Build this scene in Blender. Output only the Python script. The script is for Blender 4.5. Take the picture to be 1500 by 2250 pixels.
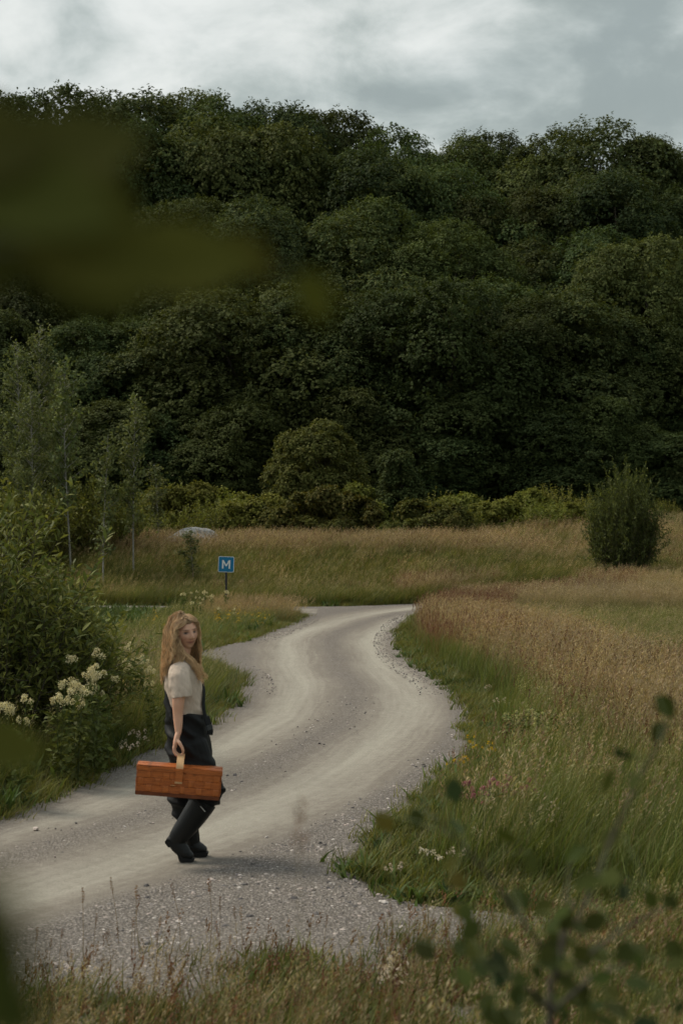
import bpy, bmesh, math, random
import numpy as np
from mathutils import Vector, Matrix, Quaternion

for o in list(bpy.data.objects):
    bpy.data.objects.remove(o, do_unlink=True)
sc = bpy.context.scene
col = sc.collection
R = math.radians
PI = math.pi

# ------------------------------------------------------------------ camera
CAM_H, FPX, HORIZON, MID = 2.3, 4000.0, 1145.0, 750.0     # metres, focal length / horizon / centre of the 1500x2250 picture
cam_d = bpy.data.cameras.new('camera')
cam_d.sensor_fit = 'VERTICAL'
cam_d.sensor_height = 36.0
cam_d.lens = FPX / 2250.0 * 36.0
cam_d.shift_y = 20.0 / 2250.0
cam_d.clip_start = 0.02
cam_d.clip_end = 3000.0
cam_d.dof.use_dof = True
cam_d.dof.focus_distance = 21.0
cam_d.dof.aperture_fstop = 4.8
cam_d.dof.aperture_blades = 0
cam = bpy.data.objects.new('camera', cam_d)
col.objects.link(cam)
cam.location = (0, 0, CAM_H)
cam.rotation_euler = (R(90), 0, 0)
sc.camera = cam

# ------------------------------------------------------------------ sky and sun
SUN_EL, SUN_AZ = R(50), R(-62)          # azimuth from straight ahead (+Y), negative to the left
sun_dir = Vector((math.sin(SUN_AZ) * math.cos(SUN_EL), math.cos(SUN_AZ) * math.cos(SUN_EL), math.sin(SUN_EL)))
world = bpy.data.worlds.new('World')
sc.world = world
world.use_nodes = True
wt = world.node_tree
wt.nodes.clear()


def N(tree, kind, **kw):
    n = tree.nodes.new(kind)
    for k, v in kw.items():
        if k.startswith('i_'):
            n.inputs[k[2:].replace('_', ' ')].default_value = v
        elif k.startswith('n_'):
            n.inputs[int(k[2:])].default_value = v
        else:
            setattr(n, k, v)
    return n


def math_node(tree, op, a=None, b=None, clamp=False):
    n = tree.nodes.new('ShaderNodeMath')
    n.operation = op
    n.use_clamp = clamp
    for i, v in enumerate((a, b)):
        if v is None:
            continue
        if isinstance(v, (int, float)):
            n.inputs[i].default_value = v
        else:
            tree.links.new(v, n.inputs[i])
    return n.outputs[0]


def mixc(tree, fac, a, b, blend='MIX'):
    n = tree.nodes.new('ShaderNodeMix')
    n.data_type = 'RGBA'
    n.blend_type = blend
    n.clamp_factor = True
    for sock, v in ((n.inputs['Factor'], fac), (n.inputs['A'], a), (n.inputs['B'], b)):
        pass
    ins = [s for s in n.inputs if s.enabled]
    for s, v in zip(ins, (fac, a, b)):
        if isinstance(v, (int, float)):
            s.default_value = v
        elif isinstance(v, (tuple, list)):
            s.default_value = (*v[:3], 1.0)
        else:
            tree.links.new(v, s)
    return [s for s in n.outputs if s.enabled][0]


def ramp(tree, fac, stops, interp='LINEAR'):
    n = tree.nodes.new('ShaderNodeValToRGB')
    n.color_ramp.interpolation = interp
    el = n.color_ramp.elements
    while len(el) > 1:
        el.remove(el[-1])
    for i, (p, c) in enumerate(stops):
        e = el[0] if i == 0 else el.new(p)
        e.position = p
        c = c if isinstance(c, (tuple, list)) else (c, c, c)
        e.color = (*c[:3], 1.0)
    tree.links.new(fac, n.inputs['Fac'])
    return n.outputs['Color']


SKY_STRENGTH = 0.1
sky = N(wt, 'ShaderNodeTexSky', sky_type='NISHITA', sun_disc=False)
sky.sun_elevation = SUN_EL
sky.sun_rotation = SUN_AZ
tc = N(wt, 'ShaderNodeTexCoord')
sep = N(wt, 'ShaderNodeSeparateXYZ')
wt.links.new(tc.outputs['Generated'], sep.inputs[0])
dz = math_node(wt, 'ADD', math_node(wt, 'MAXIMUM', sep.outputs['Z'], 0.0), 0.40)
comb = N(wt, 'ShaderNodeCombineXYZ')
wt.links.new(math_node(wt, 'DIVIDE', sep.outputs['X'], dz), comb.inputs[0])
wt.links.new(math_node(wt, 'DIVIDE', sep.outputs['Y'], dz), comb.inputs[1])
CLOUD_SEED = 7.7
comb.inputs[2].default_value = CLOUD_SEED
n1 = N(wt, 'ShaderNodeTexNoise', i_Scale=3.2, i_Detail=2.0, i_Roughness=0.5, i_Distortion=0.5)
wt.links.new(comb.outputs[0], n1.inputs['Vector'])
n2 = N(wt, 'ShaderNodeTexNoise', i_Scale=8.0, i_Detail=6.0, i_Roughness=0.56, i_Distortion=0.25)
wt.links.new(comb.outputs[0], n2.inputs['Vector'])
cl = math_node(wt, 'ADD', math_node(wt, 'MULTIPLY', n1.outputs['Fac'], 0.55), math_node(wt, 'MULTIPLY', n2.outputs['Fac'], 0.45))
cl = math_node(wt, 'ADD', math_node(wt, 'MULTIPLY', math_node(wt, 'SUBTRACT', cl, 0.5), 2.1), 0.485)
# brighter cloud around the hidden sun
dot = N(wt, 'ShaderNodeVectorMath', operation='DOT_PRODUCT')
wt.links.new(tc.outputs['Generated'], dot.inputs[0])
dot.inputs[1].default_value = sun_dir
glow = math_node(wt, 'POWER', math_node(wt, 'MAXIMUM', dot.outputs['Value'], 0.0), 2.5)
cl = math_node(wt, 'ADD', cl, math_node(wt, 'MULTIPLY', math_node(wt, 'SUBTRACT', glow, 0.22), 0.42))
cloud = ramp(wt, cl, [(0.30, (0.165, 0.190, 0.182)), (0.42, (0.23, 0.258, 0.246)), (0.53, (0.325, 0.348, 0.335)), (0.68, (0.44, 0.452, 0.436))], 'B_SPLINE')
cloud = mixc(wt, 1.0, cloud, (10.0, 10.0, 10.0), 'MULTIPLY')
mask = math_node(wt, 'ADD', math_node(wt, 'MULTIPLY', n1.outputs['Fac'], 0.1), 0.91, clamp=True)
skyc = mixc(wt, mask, sky.outputs[0], cloud)
bg = N(wt, 'ShaderNodeBackground', i_Strength=SKY_STRENGTH)
wt.links.new(skyc, bg.inputs['Color'])
world.cycles.sampling_method = 'NONE'
wo = N(wt, 'ShaderNodeOutputWorld')
wt.links.new(bg.outputs[0], wo.inputs['Surface'])

sun_d = bpy.data.lights.new('sun', 'SUN')
sun_d.energy = 1.5
sun_d.angle = R(20)
sun_d.color = (1.0, 0.90, 0.74)
sun = bpy.data.objects.new('sun', sun_d)
col.objects.link(sun)
sun.rotation_euler = (-sun_dir).to_track_quat('-Z', 'Y').to_euler()
sun.location = (-30, 20, 40)

sc.view_settings.view_transform = 'Standard'
sc.view_settings.look = 'None'
sc.view_settings.exposure = 0.95
sc.view_settings.gamma = 1.0
sc.render.engine = 'CYCLES'
sc.cycles.use_denoising = True
sc.cycles.use_adaptive_sampling = True
sc.cycles.adaptive_threshold = 0.02
sc.cycles.max_bounces = 4
sc.cycles.diffuse_bounces = 2
sc.cycles.glossy_bounces = 2
sc.cycles.transmission_bounces = 2
sc.cycles.transparent_max_bounces = 4
sc.cycles.caustics_reflective = False
sc.cycles.caustics_refractive = False

# ------------------------------------------------------------------ helpers
def gp(px, py, z=0.0):
    """ground point seen at a picture position"""
    Y = FPX * (CAM_H - z) / (py - HORIZON)
    return ((px - MID) / FPX * Y, Y)


def at(px, py, Y):
    """point at depth Y"""
    return Vector(((px - MID) / FPX * Y, Y, CAM_H - (py - HORIZON) / FPX * Y))


def tag(o, label=None, cat=None, group=None, kind=None):
    if label: o['label'] = label
    if cat: o['category'] = cat
    if group: o['group'] = group
    if kind: o['kind'] = kind
    return o


def link(name, data, parent=None):
    o = bpy.data.objects.new(name, data)
    col.objects.link(o)
    if parent is not None:
        o.parent = parent
    return o


def empty(name, loc, rz=0.0):
    o = bpy.data.objects.new(name, None)
    o.empty_display_size = 0.1
    col.objects.link(o)
    o.location = loc
    o.rotation_euler = (0, 0, rz)
    return o


def npmesh(name, verts, faces, mat=None, colors=None, smooth=False):
    """verts (n,3); faces: (m,k) int array (constant k) or list of lists"""
    me = bpy.data.meshes.new(name)
    verts = np.asarray(verts, dtype=np.float32)
    if isinstance(faces, np.ndarray):
        m, k = faces.shape
        me.vertices.add(len(verts))
        me.vertices.foreach_set('co', verts.ravel())
        me.loops.add(m * k)
        me.loops.foreach_set('vertex_index', faces.astype(np.int32).ravel())
        me.polygons.add(m)
        me.polygons.foreach_set('loop_start', np.arange(0, m * k, k, dtype=np.int32))
        me.polygons.foreach_set('loop_total', np.full(m, k, dtype=np.int32))
        me.update(calc_edges=True)
    else:
        me.from_pydata([tuple(v) for v in verts], [], faces)
    if colors is not None:
        set_col(me, colors)
    if smooth:
        me.polygons.foreach_set('use_smooth', np.ones(len(me.polygons), dtype=bool))
    me.validate()
    if mat is not None:
        me.materials.append(mat)
    return me


def set_col(me, colors, name='Col'):
    c = np.ones((len(me.vertices), 4), dtype=np.float32)
    c[:, :3] = np.asarray(colors, dtype=np.float32)[:, :3]
    a = me.attributes.new(name, 'FLOAT_COLOR', 'POINT')
    a.data.foreach_set('color', c.ravel())


def set_f(me, name, vals):
    a = me.attributes.new(name, 'FLOAT', 'POINT')
    a.data.foreach_set('value', np.asarray(vals, dtype=np.float32).ravel())


def copy_tree(o, parent=None):
    c = o.copy()
    col.objects.link(c)
    c.parent = parent
    for ch in list(o.children):
        copy_tree(ch, c)
    return c


def vnoise(x, y, seed=0):
    x = np.asarray(x, dtype=np.float64); y = np.asarray(y, dtype=np.float64)
    xi = np.floor(x).astype(np.int64); yi = np.floor(y).astype(np.int64)
    fx = x - xi; fy = y - yi
    fx = fx * fx * (3 - 2 * fx); fy = fy * fy * (3 - 2 * fy)

    def hsh(a, b):
        n = (a * 374761393 + b * 668265263 + seed * 1442695041) & 0xFFFFFFFF
        n = ((n ^ (n >> 13)) * 1274126177) & 0xFFFFFFFF
        return ((n ^ (n >> 16)) & 0xFFFF) / 65535.0
    return (hsh(xi, yi) * (1 - fx) + hsh(xi + 1, yi) * fx) * (1 - fy) + (hsh(xi, yi + 1) * (1 - fx) + hsh(xi + 1, yi + 1) * fx) * fy


def fbm(x, y, seed=0, octs=4):
    v = 0; a = 0.5; t = 0
    for i in range(octs):
        v = v + a * vnoise(x * 2 ** i, y * 2 ** i, seed + i * 17); t += a; a *= 0.5
    return v / t


def sstep(a, b, x):
    t = np.clip((np.asarray(x, dtype=np.float64) - a) / (b - a), 0, 1)
    return t * t * (3 - 2 * t)


def norm(v):
    return v / np.maximum(np.linalg.norm(v, axis=-1, keepdims=True), 1e-9)


def seg_dist(px, py, poly, closed):
    """distance to a polyline and side (sign of the cross product at the nearest segment)"""
    P = np.asarray(poly, dtype=np.float64)
    A = P; B = np.roll(P, -1, 0)
    if not closed:
        A = P[:-1]; B = P[1:]
    best = np.full(px.shape, 1e18); side = np.zeros(px.shape); 
    for (ax, ay), (bx, by) in zip(A, B):
        dx, dy = bx - ax, by - ay
        L = dx * dx + dy * dy + 1e-12
        t = np.clip(((px - ax) * dx + (py - ay) * dy) / L, 0, 1)
        qx, qy = ax + t * dx, ay + t * dy
        d = (px - qx) ** 2 + (py - qy) ** 2
        m = d < best
        best = np.where(m, d, best)
        side = np.where(m, np.sign((px - ax) * dy - (py - ay) * dx), side)
    return np.sqrt(best), side


def inside(px, py, poly):
    P = np.asarray(poly, dtype=np.float64)
    r = np.zeros(px.shape, dtype=bool)
    A = P; B = np.roll(P, -1, 0)
    for (ax, ay), (bx, by) in zip(A, B):
        c = ((ay > py) != (by > py)) & (px < (bx - ax) * (py - ay) / ((by - ay) if by != ay else 1e-12) + ax)
        r ^= c
    return r


def smooth_poly(pts, closed=False, it=2):
    P = [tuple(p) for p in pts]
    for _ in range(it):
        Q = []
        n = len(P)
        rng = range(n if closed else n - 1)
        if not closed: Q.append(P[0])
        for i in rng:
            a, b = P[i], P[(i + 1) % n]
            Q.append((a[0] * .75 + b[0] * .25, a[1] * .75 + b[1] * .25))
            Q.append((a[0] * .25 + b[0] * .75, a[1] * .25 + b[1] * .75))
        if not closed: Q.append(P[-1])
        P = Q
    return P


# ------------------------------------------------------------------ materials
def new_mat(name):
    m = bpy.data.materials.new(name)
    m.use_nodes = True
    t = m.node_tree
    b = t.nodes['Principled BSDF']
    return m, t, b


def simple_mat(name, color, rough=0.7, noise=0.15, nscale=40.0, bump=0.0, spec=0.3, coat=0.0):
    m, t, b = new_mat(name)
    tcn = N(t, 'ShaderNodeTexCoord')
    nz = N(t, 'ShaderNodeTexNoise', i_Scale=nscale, i_Detail=4.0)
    t.links.new(tcn.outputs['Object'], nz.inputs['Vector'])
    lo = tuple(c * (1 - noise) for c in color); hi = tuple(min(1, c * (1 + noise)) for c in color)
    c = ramp(t, nz.outputs['Fac'], [(0.3, lo), (0.7, hi)])
    t.links.new(c, b.inputs['Base Color'])
    b.inputs['Roughness'].default_value = rough
    b.inputs['Specular IOR Level'].default_value = spec
    if coat: b.inputs['Coat Weight'].default_value = coat
    if bump:
        bn = N(t, 'ShaderNodeBump', i_Strength=bump, i_Distance=0.01)
        t.links.new(nz.outputs['Fac'], bn.inputs['Height'])
        t.links.new(bn.outputs[0], b.inputs['Normal'])
    return m


def leaf_mat(name, transl=0.35, rough=0.55, var=0.35, spec=0.25, instanced=False, hue=0.03, gain=1.0):
    """plant tissue: colour of the piece from its 'Col' attribute, varied from plant to plant"""
    m, t, b = new_mat(name)
    a = N(t, 'ShaderNodeAttribute', attribute_name='Col')
    oi = N(t, 'ShaderNodeObjectInfo')
    hs = N(t, 'ShaderNodeHueSaturation')
    t.links.new(a.outputs['Color'], hs.inputs['Color'])
    rnd = oi.outputs['Random']
    t.links.new(math_node(t, 'ADD', math_node(t, 'MULTIPLY', rnd, var * gain), (1 - var / 2) * gain), hs.inputs['Value'])
    r2 = math_node(t, 'FRACT', math_node(t, 'MULTIPLY', rnd, 17.3))
    t.links.new(math_node(t, 'ADD', math_node(t, 'MULTIPLY', r2, hue), 0.5 - hue / 2), hs.inputs['Hue'])
    c = hs.outputs['Color']
    if instanced:
        ti = N(t, 'ShaderNodeAttribute', attribute_name='tint', attribute_type='INSTANCER')
        c = mixc(t, 1.0, c, ti.outputs['Color'], 'MULTIPLY')
    t.links.new(c, b.inputs['Base Color'])
    b.inputs['Roughness'].default_value = rough
    b.inputs['Specular IOR Level'].default_value = spec
    tr = N(t, 'ShaderNodeBsdfTranslucent')
    t.links.new(mixc(t, 1.0, c, (1.15, 1.1, 0.6), 'MULTIPLY'), tr.inputs['Color'])
    mx = N(t, 'ShaderNodeMixShader')
    mx.inputs[0].default_value = transl
    t.links.new(b.outputs[0], mx.inputs[1])
    t.links.new(tr.outputs[0], mx.inputs[2])
    t.links.new(mx.outputs[0], t.nodes['Material Output'].inputs['Surface'])
    return m


MAT_FOREST = leaf_mat('forest_leaf', 0.28, 0.75, 0.7, 0.08, hue=0.04)
MAT_LEAF = leaf_mat('shrub_leaf', 0.3, 0.6, 0.25, 0.15)
MAT_GRASS = leaf_mat('grass_blade', 0.3, 0.6, 0.4, 0.2, instanced=True, hue=0.03)
MAT_BARK = simple_mat('bark', (0.07, 0.06, 0.045), 0.9, 0.4, 30, 0.5)
MAT_PALEBARK = simple_mat('pale_bark', (0.25, 0.24, 0.21), 0.8, 0.35, 14, 0.2)
MAT_STEM = simple_mat('green_stem', (0.07, 0.09, 0.025), 0.6, 0.3, 30)
MAT_FLOWER = leaf_mat('petal', 0.25, 0.7, 0.15, 0.1, hue=0.01)
# ------------------------------------------------------------------ layout of the ground
ROAD_PX = [(-500, 1965), (-200, 1868), (0, 1795), (100, 1757), (200, 1712), (300, 1662), (400, 1618), (470, 1580), (512, 1535), (524, 1508),
           (508, 1480), (470, 1463), (425, 1454), (395, 1447), (440, 1431), (530, 1412), (600, 1386), (668, 1357), (640, 1350), (600, 1347),
           (450, 1346), (250, 1345), (0, 1344), (-400, 1343), (-400, 1329), (0, 1331), (250, 1332), (500, 1334), (610, 1335), (760, 1334), (900, 1328),
           (1050, 1322), (1250, 1315), (1250, 1327), (1050, 1335), (950, 1345), (900, 1364), (880, 1402), (892, 1440), (932, 1470), (985, 1500), (1030, 1545), (1050, 1588),
           (1045, 1632), (1020, 1688), (960, 1740), (900, 1785), (835, 1828), (795, 1868), (780, 1915), (805, 1962), (900, 1988), (1050, 2004),
           (1200, 2018), (1330, 2045), (1360, 2120), (1300, 2230), (1100, 2420), (560, 2520), (0, 2560), (-700, 2660)]
CENTRE_PX = [(-500, 2030), (-200, 1955), (0, 1897), (200, 1832), (350, 1783), (500, 1725), (620, 1665), (720, 1605), (778, 1552), (785, 1505),
             (748, 1462), (716, 1428), (732, 1396), (800, 1368), (880, 1348), (1000, 1334), (1250, 1321)]
LEFT_PX = [(720, 1345), (600, 1341), (250, 1338), (-400, 1336)]
ROAD = smooth_poly([gp(*p) for p in ROAD_PX], True, 2)
CENTRE = smooth_poly([gp(*p) for p in CENTRE_PX], False, 2)
LEFTROAD = smooth_poly([gp(*p) for p in LEFT_PX], False, 1)


def height(X, Y):
    X = np.asarray(X, dtype=np.float64); Y = np.asarray(Y, dtype=np.float64)
    near = 0.75 * (1 - sstep(1.5, 7.5, Y))
    m = sstep(2.5, 8.0, X)                                  # right-hand side rises later and more gently
    yb = 49.8 + 0.02 * X
    left = 1.22 * sstep(yb, yb + 9, Y)
    right = 1.9 * sstep(46, 74, Y)
    bank = left * (1 - m) + right * m
    plain = 0.012 * np.clip(Y - 58, 0, 30)
    hill = 0.26 * np.clip(Y - 90, 0, 70) + 0.05 * np.clip(Y - 160, 0, 400)
    und = (fbm(X * 0.35, Y * 0.35, 5, 3) - 0.5) * 0.16 * sstep(49, 56, Y) + (fbm(X * 0.12, Y * 0.12, 9, 2) - 0.5) * 0.8 * sstep(60, 90, Y)
    return near + bank + plain + hill + und


def road_sd(X, Y):
    """signed distance to the gravelled area, positive inside"""
    d, _ = seg_dist(X, Y, ROAD, True)
    return np.where(inside(X, Y, ROAD), d, -d)


def arc_len(px, py, poly):
    P = np.asarray(poly, dtype=np.float64); best = np.full(px.shape, 1e18); arc = np.zeros(px.shape); cum = 0.0
    for (ax, ay), (bx, by) in zip(P[:-1], P[1:]):
        dx, dy = bx - ax, by - ay; L2 = dx * dx + dy * dy + 1e-12
        q = np.clip(((px - ax) * dx + (py - ay) * dy) / L2, 0, 1)
        d = (px - ax - q * dx) ** 2 + (py - ay - q * dy) ** 2
        m = d < best; best = np.where(m, d, best); arc = np.where(m, cum + q * math.sqrt(L2), arc); cum += math.sqrt(L2)
    return arc


# ------------------------------------------------------------------ ground sheet
def axis(parts):
    v = []
    for a, b, s in parts:
        v += list(np.arange(a, b - 1e-6, s))
    v.append(parts[-1][1])
    return np.array(v)


gx = axis([(-700, -100, 60), (-100, -20, 5), (-20, 18, 0.25), (18, 100, 5), (100, 700, 60)])
gy = axis([(-60, 0, 6), (0, 66, 0.25), (66, 180, 2.5), (180, 300, 20), (300, 1500, 100)])
GX, GY = np.meshgrid(gx, gy)
sd = road_sd(GX.ravel(), GY.ravel()).reshape(GX.shape)
GZ = height(GX, GY) - 0.06 * sstep(-0.12, 0.1, sd)
nx, ny = len(gx), len(gy)
idx = np.arange(nx * ny).reshape(ny, nx)
F = np.stack([idx[:-1, :-1], idx[:-1, 1:], idx[1:, 1:], idx[1:, :-1]], -1).reshape(-1, 4)
mg, t, b = new_mat('meadow_soil')
geo = N(t, 'ShaderNodeNewGeometry')
nz = N(t, 'ShaderNodeTexNoise', i_Scale=0.9, i_Detail=6.0, i_Roughness=0.6)
t.links.new(geo.outputs['Position'], nz.inputs['Vector'])
nf = N(t, 'ShaderNodeTexNoise', i_Scale=22.0, i_Detail=6.0, i_Roughness=0.7)
t.links.new(geo.outputs['Position'], nf.inputs['Vector'])
c1 = ramp(t, nz.outputs['Fac'], [(0.35, (0.045, 0.055, 0.018)), (0.52, (0.075, 0.078, 0.028)), (0.68, (0.11, 0.088, 0.04))])
c2 = mixc(t, math_node(t, 'MULTIPLY', nf.outputs['Fac'], 0.8), c1, (0.03, 0.028, 0.014))
t.links.new(c2, b.inputs['Base Color'])
b.inputs['Roughness'].default_value = 0.95
b.inputs['Specular IOR Level'].default_value = 0.1
bn = N(t, 'ShaderNodeBump', i_Strength=0.8, i_Distance=0.05)
t.links.new(nf.outputs['Fac'], bn.inputs['Height']); t.links.new(bn.outputs[0], b.inputs['Normal'])
ground = link('ground', npmesh('ground', np.stack([GX, GY, GZ], -1).reshape(-1, 3), F, mg, smooth=True))
tag(ground, 'rolling meadow soil under the grass, rising to the wooded hill', 'ground', kind='structure')

# ------------------------------------------------------------------ gravel road
s = 0.075
rx = np.arange(-11, 9, s); ry = np.arange(6.4, 56.0, s)
RX, RY = np.meshgrid(rx, ry)
sd = road_sd(RX.ravel(), RY.ravel()).reshape(RX.shape)
dc, side = seg_dist(RX.ravel(), RY.ravel(), CENTRE, False)
dc = dc.reshape(RX.shape); side = side.reshape(RX.shape)
dl = seg_dist(RX.ravel(), RY.ravel(), LEFTROAD, False)[0].reshape(RX.shape)
wob = (fbm(RX * 0.45, RY * 0.45, 3, 3) - 0.5)
off = dc * side + wob * 0.25
arc = arc_len(RX.ravel(), RY.ravel(), CENTRE).reshape(RX.shape)
stk_ = fbm(off * 5.0, arc * 0.12, 71, 3)                               # streaks that follow the wheels
tr = np.exp(-((np.abs(off) - 0.74) / 0.33) ** 2) * np.where(off > 0, 1.0, 0.72) * (0.45 + 1.1 * stk_)     # two wheel tracks
tr = np.maximum(tr, 0.55 * np.exp(-((dl - 0.6) / 0.35) ** 2) * (RX < -0.6))
edge = sstep(0.0, 0.55, sd + wob * 0.3)
tr = tr * sstep(0.12, 0.55, sd + wob * 0.25)
coarse = np.clip(sstep(1.15, 1.6, np.abs(off)) + 0.8 * np.exp(-(off / 0.24) ** 2) + (1 - edge) * 0.8, 0, 1)
coarse *= (1 - 0.75 * np.exp(-((dl - 0.2) / 0.9) ** 2) * (RX < -0.6))
coarse = np.clip(coarse * (0.65 + 0.7 * fbm(RX * 1.3, RY * 1.3, 21, 3)), 0, 1)
RZ = height(RX, RY) + 0.012 - 0.018 * tr + 0.012 * coarse + (fbm(RX * 3, RY * 3, 8, 3) - 0.5) * 0.018 + (1 - sstep(-0.12, 0.06, sd)) * -0.05
keep = sd > -0.10
idx = np.arange(RX.size).reshape(RX.shape)
kq = keep[:-1, :-1] & keep[:-1, 1:] & keep[1:, 1:] & keep[1:, :-1]
F = np.stack([idx[:-1, :-1], idx[:-1, 1:], idx[1:, 1:], idx[1:, :-1]], -1)[kq]
used = np.unique(F); remap = np.full(RX.size, -1); remap[used] = np.arange(len(used))
F = remap[F]
V = np.stack([RX, RY, RZ], -1).reshape(-1, 3)[used]
mr, t, b = new_mat('gravel_road')
geo = N(t, 'ShaderNodeNewGeometry')
aT = N(t, 'ShaderNodeAttribute', attribute_name='track')
aC = N(t, 'ShaderNodeAttribute', attribute_name='coarse')
vor = N(t, 'ShaderNodeTexVoronoi', i_Scale=58.0)
t.links.new(geo.outputs['Position'], vor.inputs['Vector'])
fine = N(t, 'ShaderNodeTexNoise', i_Scale=120.0, i_Detail=3.0, i_Roughness=0.8)
t.links.new(geo.outputs['Position'], fine.inputs['Vector'])
midn = N(t, 'ShaderNodeTexNoise', i_Scale=9.0, i_Detail=7.0, i_Roughness=0.72)
t.links.new(geo.outputs['Position'], midn.inputs['Vector'])
big = N(t, 'ShaderNodeTexNoise', i_Scale=1.6, i_Detail=4.0, i_Roughness=0.6)
t.links.new(geo.outputs['Position'], big.inputs['Vector'])
tf = math_node(t, 'ADD', aT.outputs['Fac'], math_node(t, 'MULTIPLY', math_node(t, 'SUBTRACT', midn.outputs['Fac'], 0.5), 1.4))
tf = math_node(t, 'ADD', tf, math_node(t, 'MULTIPLY', math_node(t, 'SUBTRACT', big.outputs['Fac'], 0.5), 0.35))
aL = N(t, 'ShaderNodeAttribute', attribute_name='lateral'); aA = N(t, 'ShaderNodeAttribute', attribute_name='along')
cmb = N(t, 'ShaderNodeCombineXYZ')
t.links.new(math_node(t, 'MULTIPLY', aL.outputs['Fac'], 13.0), cmb.inputs[0]); t.links.new(math_node(t, 'MULTIPLY', aA.outputs['Fac'], 0.4), cmb.inputs[1])
strk = N(t, 'ShaderNodeTexNoise', i_Scale=1.0, i_Detail=5.0, i_Roughness=0.65); t.links.new(cmb.outputs[0], strk.inputs['Vector'])
tf = math_node(t, 'ADD', tf, math_node(t, 'MULTIPLY', math_node(t, 'SUBTRACT', strk.outputs['Fac'], 0.5), 1.25))
base = ramp(t, tf, [(0.0, (0.205, 0.182, 0.155)), (0.4, (0.275, 0.252, 0.216)), (1.0, (0.355, 0.335, 0.287))])
speck = ramp(t, fine.outputs['Fac'], [(0.33, 0.55), (0.5, 0.97), (0.7, 1.2)])
base = mixc(t, 1.0, base, speck, 'MULTIPLY')
vc = N(t, 'ShaderNodeSeparateColor')
t.links.new(vor.outputs['Color'], vc.inputs[0])
stones = ramp(t, vc.outputs[0], [(0.0, (0.13, 0.12, 0.122)), (0.3, (0.23, 0.21, 0.20)), (0.65, (0.33, 0.30, 0.28)), (1.0, (0.48, 0.44, 0.41))])
stones = mixc(t, ramp(t, vor.outputs['Distance'], [(0.2, 0.0), (0.6, 0.75)]), stones, (0.07, 0.06, 0.05))
cf = math_node(t, 'MULTIPLY', aC.outputs['Fac'], math_node(t, 'ADD', midn.outputs['Fac'], 0.3), clamp=True)
base = mixc(t, cf, base, stones)
t.links.new(base, b.inputs['Base Color'])
b.inputs['Roughness'].default_value = 0.92
b.inputs['Specular IOR Level'].default_value = 0.12
hgt = math_node(t, 'ADD', math_node(t, 'MULTIPLY', math_node(t, 'MULTIPLY', vor.outputs['Distance'], aC.outputs['Fac']), -1.4), math_node(t, 'MULTIPLY', fine.outputs['Fac'], 0.35))
hgt = math_node(t, 'ADD', hgt, math_node(t, 'MULTIPLY', midn.outputs['Fac'], 0.8))
bn = N(t, 'ShaderNodeBump', i_Strength=0.7, i_Distance=0.02)
t.links.new(hgt, bn.inputs['Height']); t.links.new(bn.outputs[0], b.inputs['Normal'])
me = npmesh('road', V, F, mr, smooth=True)
set_f(me, 'lateral', off.ravel()[used]); set_f(me, 'along', arc.ravel()[used])
set_f(me, 'track', tr.ravel()[used]); set_f(me, 'coarse', coarse.ravel()[used])
road = link('road', me)
tag(road, 'pale winding gravel road with two worn wheel tracks', 'road', kind='structure')


# ------------------------------------------------------------------ scattering (stuff only)
def scatter(name, pts, rot, scale, tint, protos, pick, label, cat):
    n = len(pts)
    me = bpy.data.meshes.new(name)
    me.vertices.add(n)
    me.vertices.foreach_set('co', np.asarray(pts, dtype=np.float32).ravel())
    a = me.attributes.new('rot', 'FLOAT_VECTOR', 'POINT'); a.data.foreach_set('vector', np.asarray(rot, dtype=np.float32).ravel())
    a = me.attributes.new('scl', 'FLOAT_VECTOR', 'POINT'); a.data.foreach_set('vector', np.asarray(scale, dtype=np.float32).ravel())
    c = np.ones((n, 4), dtype=np.float32); c[:, :3] = tint
    a = me.attributes.new('tint', 'FLOAT_COLOR', 'POINT'); a.data.foreach_set('color', c.ravel())
    a = me.attributes.new('pick', 'INT', 'POINT'); a.data.foreach_set('value', np.asarray(pick, dtype=np.int32))
    cset = bpy.data.collections.new(name + '_set')
    for i, pm in enumerate(protos):
        po = bpy.data.objects.new('%s_piece_%02d' % (name, i), pm)
        cset.objects.link(po)
    ng = bpy.data.node_groups.new(name + '_scatter', 'GeometryNodeTree')
    ng.interface.new_socket('Geometry', in_out='INPUT', socket_type='NodeSocketGeometry')
    ng.interface.new_socket('Geometry', in_out='OUTPUT', socket_type='NodeSocketGeometry')
    gi = ng.nodes.new('NodeGroupInput'); go = ng.nodes.new('NodeGroupOutput')
    ci = ng.nodes.new('GeometryNodeCollectionInfo')
    ci.inputs['Collection'].default_value = cset
    ci.inputs['Separate Children'].default_value = True
    ci.inputs['Reset Children'].default_value = True
    iop = ng.nodes.new('GeometryNodeInstanceOnPoints')
    iop.inputs['Pick Instance'].default_value = True

    def na(nm, dt):
        k = ng.nodes.new('GeometryNodeInputNamedAttribute'); k.data_type = dt
        k.inputs['Name'].default_value = nm
        return [s for s in k.outputs if s.enabled][0]
    ng.links.new(gi.outputs[0], iop.inputs['Points'])
    ng.links.new(ci.outputs[0], iop.inputs['Instance'])
    ng.links.new(na('pick', 'INT'), iop.inputs['Instance Index'])
    ng.links.new(na('rot', 'FLOAT_VECTOR'), iop.inputs['Rotation'])
    ng.links.new(na('scl', 'FLOAT_VECTOR'), iop.inputs['Scale'])
    ng.links.new(iop.outputs[0], go.inputs[0])
    o = link(name, me)
    md = o.modifiers.new('scatter', 'NODES'); md.node_group = ng
    tag(o, label, cat, kind='stuff')
    return o


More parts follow.
